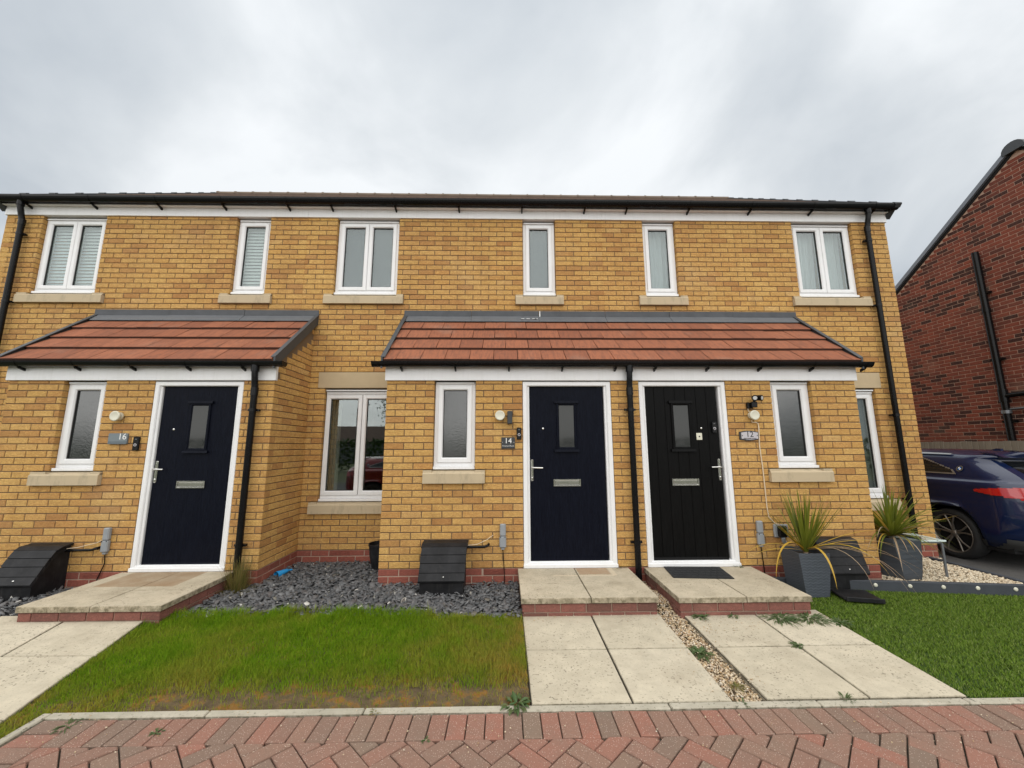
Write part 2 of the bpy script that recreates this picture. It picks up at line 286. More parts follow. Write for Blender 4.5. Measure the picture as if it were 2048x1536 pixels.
M['dark'] = plain('dark_underside_and_shadow', (.006, .006, .006), .9)
M['bluebadge'] = plain('blue_enamel', (.02, .16, .5), .3)
M['blueplastic'] = plain('bright_blue_plastic', (.02, .27, .60), .4)
M['frostwhite'] = plain('white_glass_top', (.62, .72, .70), .15)
M['steel'] = plain('grey_steel', (.20, .215, .23), .4, .6)
M['bark'] = plain('bark', (.07, .055, .04), .95, nz=.4, bs=1, bd=.02, bsc=30)
M['render'] = plain('dull_render', (.16, .17, .165), .9)
M['lens'] = plain('lamp_lens', (.55, .56, .55), .15)

# ------------------------------------------------------------------ mesh helpers
class MB:
    def __init__(s): s.v = []; s.f = []; s.mi = []; s.sm = []
    def add(s, vs, fs, mi=0, sm=False):
        o = len(s.v); s.v += [tuple(v) for v in vs]; s.f += [tuple(i + o for i in f) for f in fs]; s.mi += [mi] * len(fs); s.sm += [sm] * len(fs); return s
    def box(s, x0, x1, y0, y1, z0, z1, mi=0, c=0):
        if c <= 0:
            v = [(x, y, z) for z in (z0, z1) for y in (y0, y1) for x in (x0, x1)]
            return s.add(v, [(0, 2, 3, 1), (4, 5, 7, 6), (0, 1, 5, 4), (2, 6, 7, 3), (0, 4, 6, 2), (1, 3, 7, 5)], mi)
        bm = bmesh.new(); bmesh.ops.create_cube(bm, size=1)
        for v in bm.verts: v.co = Vector(((x0 + x1) / 2 + v.co.x * (x1 - x0), (y0 + y1) / 2 + v.co.y * (y1 - y0), (z0 + z1) / 2 + v.co.z * (z1 - z0)))
        bmesh.ops.bevel(bm, geom=list(bm.edges), offset=c, segments=1, affect='EDGES')
        bm.verts.index_update(); s.add([v.co[:] for v in bm.verts], [[v.index for v in f.verts] for f in bm.faces], mi); bm.free(); return s
    def tube(s, pts, r, n=10, mi=0, cap=True):
        pts = [Vector(p) for p in pts]; rings = []; up = None
        for i, p in enumerate(pts):
            d = (pts[min(i + 1, len(pts) - 1)] - pts[max(i - 1, 0)]).normalized()
            if up is None: up = Vector((0, 0, 1)) if abs(d.z) < .9 else Vector((1, 0, 0))
            a = d.cross(up).normalized(); b = d.cross(a).normalized(); up = a.cross(d) if abs(a.cross(d).dot(d)) < .5 else up
            rr = r[i] if isinstance(r, (list, tuple)) else r
            rings.append([p + a * rr * math.cos(2 * math.pi * k / n) + b * rr * math.sin(2 * math.pi * k / n) for k in range(n)])
        o = [q for ring in rings for q in ring]; f = [(i * n + k, i * n + (k + 1) % n, (i + 1) * n + (k + 1) % n, (i + 1) * n + k) for i in range(len(pts) - 1) for k in range(n)]
        s.add(o, f, mi, True)
        if cap: s.add(rings[0], [tuple(range(n))], mi); s.add(rings[-1], [tuple(range(n))[::-1]], mi)
        return s
    def lathe(s, prof, c, axis='y', n=24, mi=0, sm=True):
        # prof: (radius, offset along axis)
        v = []
        for (r, h) in prof:
            for k in range(n):
                a = 2 * math.pi * k / n; ca, sa = r * math.cos(a), r * math.sin(a)
                q = {'y': (ca, h, sa), 'z': (ca, sa, h), 'x': (h, ca, sa)}[axis]; v.append((c[0] + q[0], c[1] + q[1], c[2] + q[2]))
        f = [(i * n + k, i * n + (k + 1) % n, (i + 1) * n + (k + 1) % n, (i + 1) * n + k) for i in range(len(prof) - 1) for k in range(n)]
        return s.add(v, f, mi, sm)
    def prism(s, poly, axis, a, b, mi=0):
        # poly of 2D points extruded along axis between a and b
        def P(p, t): return {'x': (t, p[0], p[1]), 'y': (p[0], t, p[1]), 'z': (p[0], p[1], t)}[axis]
        n = len(poly); v = [P(p, a) for p in poly] + [P(p, b) for p in poly]
        return s.add(v, [tuple(range(n))[::-1], tuple(range(n, 2 * n))] + [(i, (i + 1) % n, n + (i + 1) % n, n + i) for i in range(n)], mi)
    def ring(s, x0, x1, z0, z1, t, yf, yb, ch=.008, mi=0, tb=None, tt=None):
        tb = t if tb is None else tb; tt = t if tt is None else tt
        def loop(dx, dzb, dzt, y): return [(x0 + dx, y, z0 + dzb), (x1 - dx, y, z0 + dzb), (x1 - dx, y, z1 - dzt), (x0 + dx, y, z1 - dzt)]
        L = [loop(0, 0, 0, yb), loop(0, 0, 0, yf + ch * .5), loop(ch * .5, ch * .5, ch * .5, yf), loop(t - ch, tb - ch, tt - ch, yf), loop(t, tb, tt, yf + ch), loop(t, tb, tt, yb)]
        v = [p for l in L for p in l]; f = [(i * 4 + k, i * 4 + (k + 1) % 4, (i + 1) * 4 + (k + 1) % 4, (i + 1) * 4 + k) for i in range(5) for k in range(4)]
        return s.add(v, f, mi)
    def mesh(s, name, mats):
        me = bpy.data.meshes.new(name); me.from_pydata(s.v, [], s.f); me.update()
        for m in (mats if isinstance(mats, (list, tuple)) else [mats]): me.materials.append(M[m] if isinstance(m, str) else m)
        if any(s.mi): me.polygons.foreach_set('material_index', s.mi)
        if any(s.sm): me.polygons.foreach_set('use_smooth', s.sm)
        return me
W0 = {}
def obj(name, data, parent=None, loc=(0, 0, 0), rot=(0, 0, 0), local=False, **kw):
    o = bpy.data.objects.new(name, data); COL.objects.link(o); loc = Vector(loc)
    if parent is not None:
        o.parent = parent
        o.location = loc if local else loc - W0[parent.name]
    else: o.location = loc
    W0[o.name] = loc; o.rotation_euler = rot
    for k, v in kw.items(): o[k] = v
    return o
def part(name, mb, mats, parent=None, **kw): return obj(name, mb.mesh(name, mats), parent, **kw)
def thing(name, label, cat, loc=(0, 0, 0), rot=(0, 0, 0), group=None):
    o = obj(name, None, None, loc, rot, label=label, category=cat); o.empty_display_size = .1
    if group: o['group'] = group
    return o
def solo(name, mb, mats, label, cat, group=None, **kw):
    o = part(name, mb, mats, None, label=label, category=cat, **kw)
    if group: o['group'] = group
    return o
def struct(name, mb, mats, kind='structure', **kw): return part(name, mb, mats, None, kind=kind, **kw)
def text_mesh(txt, size, name, mat, depth=.001):
    cu = bpy.data.curves.new(name, 'FONT'); cu.body = txt; cu.size = size; cu.align_x = 'CENTER'; cu.align_y = 'CENTER'; cu.extrude = depth; cu.resolution_u = 3
    t = bpy.data.objects.new(name, cu); COL.objects.link(t); bpy.context.view_layer.update()
    me = bpy.data.meshes.new_from_object(t.evaluated_get(bpy.context.evaluated_depsgraph_get())); bpy.data.objects.remove(t); bpy.data.curves.remove(cu)
    me.materials.clear(); me.materials.append(M[mat]); return me

# ------------------------------------------------------------------ bricks
C = .075; D = .83
_bm = {}
def brick_geo(w_, h_, d_, c=.0035):
    a, b = w_ / 2, h_ / 2
    v = [(sx * (a - c), 0, sz * (b - c)) for sx, sz in ((-1, -1), (1, -1), (1, 1), (-1, 1))] + [(sx * a, c, sz * b) for sx, sz in ((-1, -1), (1, -1), (1, 1), (-1, 1))] + [(sx * a, d_, sz * b) for sx, sz in ((-1, -1), (1, -1), (1, 1), (-1, 1))]
    f = [(0, 1, 2, 3)] + [(i, 4 + i, 4 + (i + 1) % 4, (i + 1) % 4) for i in range(4)] + [(4 + i, 8 + i, 8 + (i + 1) % 4, 4 + (i + 1) % 4) for i in range(4)]
    return v, f
def brick_mesh(w_, h_, d_, mat):
    k = (round(w_ * 200), round(h_ * 500), round(d_ * 200), mat)
    if k not in _bm:
        v, f = brick_geo(k[0] / 200, h_, d_); _bm[k] = MB().add(v, f).mesh('brick', mat)
    return _bm[k]
def courses(x0, x1, k0, k1, phase, openings, ztop=1e9, d_=.1025, zcut=None):
    """stretcher bond between x0 and x1, courses k0..k1-1; phase(k) = x of one joint centre. -> (xa, xb, za, zb, depth)"""
    outl = []
    for k in range(k0, k1):
        za, zb = k * C + .005, (k + 1) * C - .005
        zb = min(zb, ztop)
        if zb - za < .012: continue
        zm = (za + zb) / 2; iv = [(x0, x1)]
        for (a, b, c_, d2) in openings:
            if c_ < zm < d2:
                nv = []
                for (p, q) in iv:
                    if b <= p or a >= q: nv.append((p, q)); continue
                    if a > p: nv.append((p, a))
                    if b < q: nv.append((b, q))
                iv = nv
        ph = phase(k)
        for (p, q) in iv:
            j = [p - .005]; n = math.ceil((p - ph + 1e-6) / .225); x = ph + n * .225
            while x < q:
                if x - p > .045 and q - x > .045: j.append(x)
                x += .225
            j.append(q + .005)
            for a, b in zip(j, j[1:]): outl.append((a + .005, b - .005, za, zb, d_))
    return outl
def mortar(mb, x0, x1, z0, z1, openings, y, depth, mi=0, fn=None):
    """front sheet with holes and the sides of the holes; fn maps (x, y, z)"""
    fn = fn or (lambda p: p)
    xs = sorted({x0, x1, *[v for o in openings for v in o[:2] if x0 < v < x1]}); zs = sorted({z0, z1, *[v for o in openings for v in o[2:] if z0 < v < z1]})
    def hole(i, j):
        if not (0 <= i < len(xs) - 1 and 0 <= j < len(zs) - 1): return True
        x, z = (xs[i] + xs[i + 1]) / 2, (zs[j] + zs[j + 1]) / 2
        return any(o[0] < x < o[1] and o[2] < z < o[3] for o in openings)
    def q(a, b, c_, d_): mb.add([fn(p) for p in (a, b, c_, d_)], [(0, 1, 2, 3)], mi)
    r = .004
    for i in range(len(xs) - 1):
        for j in range(len(zs) - 1):
            if hole(i, j): continue
            a, b, c_, d_ = xs[i], xs[i + 1], zs[j], zs[j + 1]
            a2 = a + r * hole(i - 1, j); b2 = b - r * hole(i + 1, j); c2 = c_ + r * hole(i, j - 1); d2 = d_ - r * hole(i, j + 1)
            q((a2, y, c2), (b2, y, c2), (b2, y, d2), (a2, y, d2))
            if hole(i - 1, j): q((a2, y, c2), (a2, y, d2), (a2, y + depth, d2), (a2, y + depth, c2))
            if hole(i + 1, j): q((b2, y, c2), (b2, y + depth, c2), (b2, y + depth, d2), (b2, y, d2))
            if hole(i, j - 1): q((a2, y, c2), (a2, y + depth, c2), (b2, y + depth, c2), (b2, y, c2))
            if hole(i, j + 1): q((a2, y, d2), (b2, y, d2), (b2, y + depth, d2), (a2, y + depth, d2))
def emit_bricks(parent, items, limit=300):
    """items: (center, normal-rotation z, w, h, d, mat). The largest in view become parts, the rest one 'stuff' part."""
    sc = []
    for it in items:
        (c, rz, w_, h_, d_, mat) = it; cx = math.cos(rz); sx = math.sin(rz); ps = []
        for sgx, sgz in ((-1, -1), (1, -1), (1, 1), (-1, 1)):
            ps.append(proj((c[0] + cx * sgx * w_ / 2, c[1] + sx * sgx * w_ / 2, c[2] + sgz * h_ / 2)))
        ar = 0
        if None not in ps and any(-5 < p[0] < 2053 and -5 < p[1] < 1541 for p in ps):
            ar = sum(ps[i][0] * ps[(i + 1) % 4][1] - ps[(i + 1) % 4][0] * ps[i][1] for i in range(4)) / 2
            nrm = Vector((math.sin(rz), -math.cos(rz), 0))
            ar = abs(ar) if (CAM - Vector(c)).dot(nrm) > 0 else 0
            n = sum(0 <= p[0] <= 2048 for p in ps); ar *= n / 4
        sc.append((ar, it))
    sc.sort(key=lambda t: -t[0])
    n = 0; rest = {}
    for ar, (c, rz, w_, h_, d_, mat) in sc:
        jy = random.uniform(-.0012, .0012)
        p = (c[0] - math.sin(rz) * jy, c[1] + math.cos(rz) * jy, c[2])
        if n < limit and ar > 25:
            obj('brick', brick_mesh(w_, h_, d_, mat), parent, p, (random.gauss(0, .004), random.gauss(0, .003), rz)); n += 1
        else:
            mb = rest.setdefault(mat, MB()); v, f = brick_geo(w_, h_, d_); cz, sz = math.cos(rz), math.sin(rz)
            mb.add([(p[0] + cz * x - sz * y, p[1] + sz * x + cz * y, p[2] + z) for x, y, z in v], f)
    for mat, mb in rest.items(): part('brickwork', mb, mat, parent, kind='stuff')

# ------------------------------------------------------------------ ground, drive, road base
g = struct('ground', MB().box(-120, 120, -120, 120, -.9, -.50), 'ground')
struct('driveway', MB().box(6.97, 10.3, -2.1, 12, -.5, -.262), 'asphalt')
struct('road', MB().box(-60, 60, -14, -5.2, -.5, -.44), 'asphalt')

# ------------------------------------------------------------------ houses
HX = [(-5.80, -1.50), (-1.50, 2.80), (2.80, 7.10)]
H = []
LAB = [('left end house of the buff brick terrace with grey number 16 plate', 'terraced_house'), ('middle house of the buff brick terrace with black number 14 plate', 'terraced_house'), ('right end house of the buff brick terrace with the black door number 12', 'terraced_house')]
for (a, b), (lab, nm) in zip(HX, LAB): H.append(thing(nm, lab, 'house', ((a + b) / 2, D, -.2), group='houses of the buff brick terrace'))
FZ = 4.62; PZ = 2.066
UPW = [[(-5.285, -4.39, 'venetian', 2, (-5.425, -4.24)), (-2.525, -2.04, 'venetian', 1, (-2.64, -1.92))], [(-1.075, -.175, 'roller', 2, (-1.19, -.07)), (1.63, 2.11, 'roller', 1, (1.52, 2.212))], [(3.41, 3.90, 'curtain', 1, (3.30, 4.004)), (5.665, 6.575, 'curtain', 2, (5.548, 6.692))]]
PORCH = {0: (-4.28, -1.29), 1: (0, 2.8), 2: (2.8, 5.53)}
GW = {0: (-5.02, -4.30, (-5.15, -4.29)), 1: (-1.085, -.03, (-1.185, -.005)), 2: (5.54, 6.57, (5.54, 6.668))}
PW = {0: (-3.665, -3.19, (-3.83, -3.078)), 1: (.548, 1.03, (.448, 1.146)), 2: (4.51, 5.0, (4.38, 5.108))}
DR = {0: (-2.645, -1.637), 1: (1.572, 2.608), 2: (2.935, 3.968)}
PH = {0: (55, -3.9845), 1: (55, .0133), 2: (54, 4.1025)}
PPH = {0: -4.28 + .1075, 1: .1075, 2: .1075}

def window(h, x0, x1, z0, z1, y, n, cover, glassm='glass_up', obscure=False, uneven=None, sashes=None):
    """white plastic casement: outer frame, sashes with panes, nosing"""
    f = MB().ring(x0 + .006, x1 - .006, z0 + .035, z1 - .006, .045, y + .055, y + .12, .006)
    f.box(x0 + .004, x1 - .004, y + .018, y + .12, z0 + .002, z0 + .034, 0, .004)
    f.box(x0 + .02, x1 - .02, y + .035, y + .054, z1 - .03, z1 - .012)
    wdw = part('window', f, 'white', h)
    if sashes is None:
        sashes = [(x0 + .045, x1 - .045)] if n == 1 else [(x0 + .045, (x0 + x1) / 2 - .002), ((x0 + x1) / 2 + .002, x1 - .045)]
    for i, (a, b) in enumerate(sashes):
        s = MB().ring(a, b, z0 + .075, z1 - .045, .058, y + .043, y + .11, .012).ring(a + .058, b - .058, z0 + .133, z1 - .103, .007, y + .062, y + .08, .001, 1)
        part('sash', s, ['white', 'gasket'], wdw)
        part('pane', MB().box(a + .06, b - .06, y + .075, y + .081, z0 + .135, z1 - .105), 'frost' if obscure else glassm, wdw)
    if obscure: return wdw
    a, b = x0 + .06, x1 - .06
    if cover == 'venetian':
        m = MB(); z = z0 + .15
        while z < z1 - .1:
            m.add([(a, y + .135, z), (b, y + .135, z), (b, y + .150, z + .041), (a, y + .150, z + .041)], [(0, 1, 2, 3)]); z += .050
        m.box(a, b, y + .13, y + .16, z1 - .11, z1 - .07); part('venetian_blind', m, 'blind', wdw)
    elif cover == 'roller': part('roller_blind', MB().box(a, b, y + .14, y + .143, z0 + .1, z1 - .08), 'rollblind', wdw)
    elif cover == 'film': part('privacy_blind', MB().box(a, b, y + .125, y + .128, z0 + .1, z1 - .08), 'film', wdw)
    elif cover == 'curtain':
        def curt(xa, xb, amp, per, slope=0):
            m = MB(); n_ = 40; v = []
            for k in range(n_ + 1):
                t = k / n_; yy = y + .20 + amp * math.sin(t * per) + amp * .5 * math.sin(t * per * 2.3 + 1)
                v += [(xa + (xb - xa) * t + slope * (1 - 0), yy, z1 - .05), (xa + (xb - xa) * t * .96, yy, z0 + .06)]
            m.add(v, [(2 * k, 2 * k + 2, 2 * k + 3, 2 * k + 1) for k in range(n_)], 0, True); part('curtain', m, 'curtain', wdw)
        if n == 1: curt(a - .02, b, .012, 30)
        else: curt(a, (a + b) / 2 - .02, .02, 26, .03); curt((a + b) / 2 + .03, b, .012, 30)
    elif cover == 'drape':
        m = MB(); v = []
        for k in range(25): v += [(x0 - .02 + .18 * k / 24, y + .2 + .02 * math.sin(k * 1.1), zz_) for zz_ in (z1, z0)]
        m.add(v, [(2 * k, 2 * k + 2, 2 * k + 3, 2 * k + 1) for k in range(24)], 0, True); part('curtain', m, 'drape', wdw)
    return wdw
def sill(h, xa, xb, z0, z1, y, xw0, xw1, mat='sill'):
    zf = z0 + (z1 - z0) * .80
    m = MB(); m.prism([(y - .042, z0), (y + .1, z0), (y + .1, z1 - .004), (y + .05, z1 - .004), (y - .03, zf), (y - .042, zf - .012)], 'x', xa, xb)
    m.box(xa, xw0 - .002, y - .028, y + .09, zf - .004, z1 - .003); m.box(xw1 + .002, xb, y - .028, y + .09, zf - .004, z1 - .003)
    part('window_sill', m, mat, h)

for i, h in enumerate(H):
    hx0, hx1 = HX[i]; px0, px1 = PORCH[i]; items = []
    # ---- main wall
    ops = []
    for (a, b, cov, n, (sa, sb)) in UPW[i]: ops += [(a, b, 3.45, 9), (sa, sb, 3.30, 3.45)]
    gwa, gwb, (ga, gb) = GW[i]
    gw_ops = [(gwa, gwb, .60, 2.1), (ga, gb, .45, .60), (ga, gb, 2.1, 2.325)]
    ops += gw_ops
    ops.append((px0 + (.1 if i == 1 else 0) * 0, px1, -1, 2.75))
    k0, j0 = PH[i]
    ph = lambda k, k0=k0, j0=j0: j0 + (.1125 if (k - k0) % 2 else 0)
    br = courses(hx0, hx1, 0, 62, ph, ops, FZ + .0)
    for (a, b, c_, d_, dp) in br: items.append((((a + b) / 2, D, (c_ + d_) / 2), 0, b - a, d_ - c_, dp, 'buff'))
    for (a, b, c_, d_, dp) in courses(hx0, hx1, -3, 0, ph, ops): items.append((((a + b) / 2, D, (c_ + d_) / 2), 0, b - a, d_ - c_, dp, 'red'))
    mw = MB(); mortar(mw, hx0, hx1, 0, FZ + .02, [o for o in ops], D + .0075, .1); mortar(mw, hx0, hx1, -.3, 0, ops, D + .0045, .1, 1)
    # ---- porch front
    wa, wb, (sa, sb) = PW[i]; da, db = DR[i]
    pops = [(wa, wb, 1.05, 9), (sa, sb, .9, 1.05), (da, db, 0, 9)]
    pph = lambda k, p=PPH[i]: p + (.1125 if k % 2 else 0)
    cd = {}
    for k_rng, mat in (((0, 28), 'buff'), ((-3, 0), 'red')):
        for (a, b, c_, d_, dp) in courses(px0, px1, *k_rng, pph, pops, PZ):
            k = math.floor(c_ / C + .01)
            if mat == 'red' and c_ > -.074 and a < 1.135 < b and i == 1: continue
            if (i == 1 and a < px0 + .01 or i == 0 and a < px0 + .01) and b - a < .12: dp = .215
            if i in (0, 2) and b > px1 - .01 and b - a < .12: dp = .215
            if a < px0 + .01: cd[-1, k] = dp
            if b > px1 - .01: cd[1, k] = dp
            items.append((((a + b) / 2, 0, (c_ + d_) / 2), 0, b - a, d_ - c_, dp, mat))
    mortar(mw, px0, px1, 0, PZ + .02, pops, .0075, .1); mortar(mw, px0, px1, -.3, 0, pops, .0045, .1, 1)
    # ---- porch side walls
    def sidewall(x, sgn):
        # runs from y=0 to D at x, facing sgn
        def fn(p): return (x - sgn * (p[1]), p[0], p[2])
        for k in range(-3, 41):
            st_ = cd.get((sgn, k), .215 if k % 2 == 0 else .1025)
            st_ = st_ + .01 if k < 27 else (0 if k % 2 else .11)
            for (a, b, c_, d_, dp) in courses(st_, D, k, k + 1, lambda k: st_ - .005, []):
                zc = (c_ + d_) / 2
                if zc > 2.16 + .86 * (a + .07): continue
                items.append(((x, (a + b) / 2, zc), sgn * math.pi / 2, b - a, d_ - c_, .1, 'buff' if k >= 0 else 'red'))
        mm = mw
        mm.add([(x - sgn * .0075, 0.006, 0), (x - sgn * .0075, D + .005, 0), (x - sgn * .0075, D + .005, 3.0), (x - sgn * .0075, .006, 2.28)], [(0, 1, 2, 3)], 0)
        mm.add([(x - sgn * .0045, 0.006, -.3), (x - sgn * .0045, D + .005, -.3), (x - sgn * .0045, D + .005, 0), (x - sgn * .0045, .006, 0)], [(0, 1, 2, 3)], 1)
    if i == 0: sidewall(-1.29, 1); sidewall(-4.28, -1)
    if i == 1: sidewall(0, -1)
    if i == 2: sidewall(5.53, 1)
    # ---- inside of the house: back wall, floor between storeys, party walls
    for zz_ in (-.1, 2.62): mw.box(hx0 + .01, hx1 - .01, D + .11, 8.4, zz_, zz_ + .2, 2)
    mw.box(hx0, hx1, 8.4, 8.6, -.3, FZ + .1, 2)
    for xx in (hx0 + .003, hx1 - .08): mw.box(xx, xx + .077, D + .11, 8.4, -.3, FZ + .1, 2)
    if i == 0: mw.box(-5.80, -5.70, D + .004, 8.5, -.3, FZ, 3)
    if i == 2:
        mw.box(7.0, 7.095, D + .104, 8.5, -.3, FZ, 3)
        for k_rng, mat in (((0, 62), 'buff'), ((-3, 0), 'red')):
            for (a, b, c_, d_, dp) in courses(D, 8.5, *k_rng, lambda k: D + .11 + (.1125 if k % 2 == 0 else 0), [(-1, D + .105, -9, 9)], FZ): items.append(((7.1, (a + b) / 2, (c_ + d_) / 2), math.pi / 2, b - a, d_ - c_, .09, mat))
    mw.box(hx0, hx1, D + .11, 8.4, FZ - .02, FZ + .1, 2)
    part('wall', mw, ['mortar', 'mortar_pl', 'room', 'buff'], h)
    emit_bricks(h, items)
    # ---- windows
    for (a, b, cov, n, (sa_, sb_)) in UPW[i]:
        window(h, a, b, 3.45, FZ - .015, D, n, cov); sill(h, sa_ + .003, sb_ - .003, 3.302, 3.448, D, a, b)
    if i == 1: window(h, gwa, gwb, .60, 2.06, D, 2, 'drape', 'glass', sashes=[(gwa + .012, -.585), (-.578, gwb - .03)])
    else: window(h, gwa, gwb, .60, 2.06, D, 2, 'film', 'glass_up')
    sill(h, ga + .003, gb - .003, .452, .598, D, gwa, gwb); part('lintel', MB().box(ga + .003, gb - .003, D - .004, D + .1, 2.103, 2.322, 0, .004), 'lintel', h)
    part('head_trim', MB().box(gwa + .01, gwb - .01, D + .02, D + .06, 2.062, 2.082), 'white', h)
    window(h, wa, wb, 1.05, PZ - .001, 0, 1, None, obscure=True); sill(h, sa + .003, sb - .003, .902, 1.048, 0, wa, wb)
    # ---- door
    leaf = (da + .075, db - .09, .035, 2.022) if i == 1 else ((da + .085, db - .056, .04, 2.022) if i == 0 else (da + .068, db - .10, .05, 2.022))
    lx0, lx1, lz0, lz1 = leaf
    fr = MB().ring(da + .004, db - .004, .004, PZ - .01, .052, .004, .12, .008).ring(da + .05, db - .05, .03, PZ - .03, .03, .022, .12, .006)
    fr.box(da - .0, db + .0, -.012, .1, -.004, .034, 0, .004)
    lf = MB(); mat = 'doorblack' if i == 2 else 'navy'
    if i == 2:
        n = 7; wv = (lx1 - lx0) / n
        for k in range(n): lf.box(lx0 + k * wv + .0015, lx0 + (k + 1) * wv - .0015, .042, .08, lz0, lz1, 0, .003)
        lf.box(lx0, lx1, .047, .09, lz0, lz1)
    else: lf.box(lx0, lx1, .042, .09, lz0, lz1, 0, .003)
    lf.prism([(.022, lz0 - .004), (.042, lz0 - .004), (.042, lz0 + .035), (.030, lz0 + .02)], 'x', lx0 + .01, lx1 - .01)
    dr = part('door', lf, mat, h); part('door_frame', fr, 'white', dr)
    gx = (lx0 + lx1) / 2; gx = {0: -2.12, 1: 2.083, 2: 3.432}[i]
    gz0, gz1 = 1.265, 1.81
    gm = MB().ring(gx - .118, gx + .118, gz0, gz1, .034, .024, .05, .014); gm.prism([(.012, gz1 - .006), (.045, gz1 - .006), (.045, gz1 + .022), (.018, gz1 + .022)], 'x', gx - .14, gx + .14); gm.prism([(.012, gz0 - .022), (.045, gz0 - .022), (.045, gz0 + .006), (.018, gz0 + .006)], 'x', gx - .14, gx + .14)
    part('door_glass_frame', gm, mat, dr); part('door_glass', MB().box(gx - .09, gx + .09, .036, .041, gz0 + .02, gz1 - .02), 'doorglass', dr)
    lxm = {0: -2.13, 1: 2.076, 2: 3.433}[i]
    lp = MB().ring(lxm - .155, lxm + .155, .858, .938, .016, .026, .046, .005).box(lxm - .138, lxm + .138, .03, .044, .875, .921, 0, .004); part('letter_plate', lp, 'chrome', dr)
    hxp, sg = {0: (-2.53, 1), 1: (1.678, 1), 2: (3.838, -1)}[i]
    hd = MB().box(hxp - .016, hxp + .016, .03, .044, .92, 1.158, 0, .008).tube([(hxp, .035, 1.068), (hxp, -.012, 1.068), (hxp + sg * .02, -.018, 1.068), (hxp + sg * .118, -.018, 1.066)], .009, 8); hd.lathe([(.0, .026), (.011, .028), (.012, .036)], (hxp, 0, .955), 'y', 12); part('handle', hd, 'chrome', dr)
    ppx = {0: -2.40, 1: 1.81, 2: 3.665}[i]
    part('peephole', MB().lathe([(0, .036), (.011, .036), (.013, .044)], (ppx, 0, 1.51), 'y', 14), 'chrome', dr)
    # ---- fascia, soffit and gutter of the porch
    fx0 = px0 - (.02 if i != 2 else 0) + (.003 if i == 2 else 0); fx1 = px1 + (.02 if i != 1 else 0)
    part('porch_fascia', MB().box(fx0, fx1, -.022, .02, PZ, 2.235, 0, .003), 'white', h)

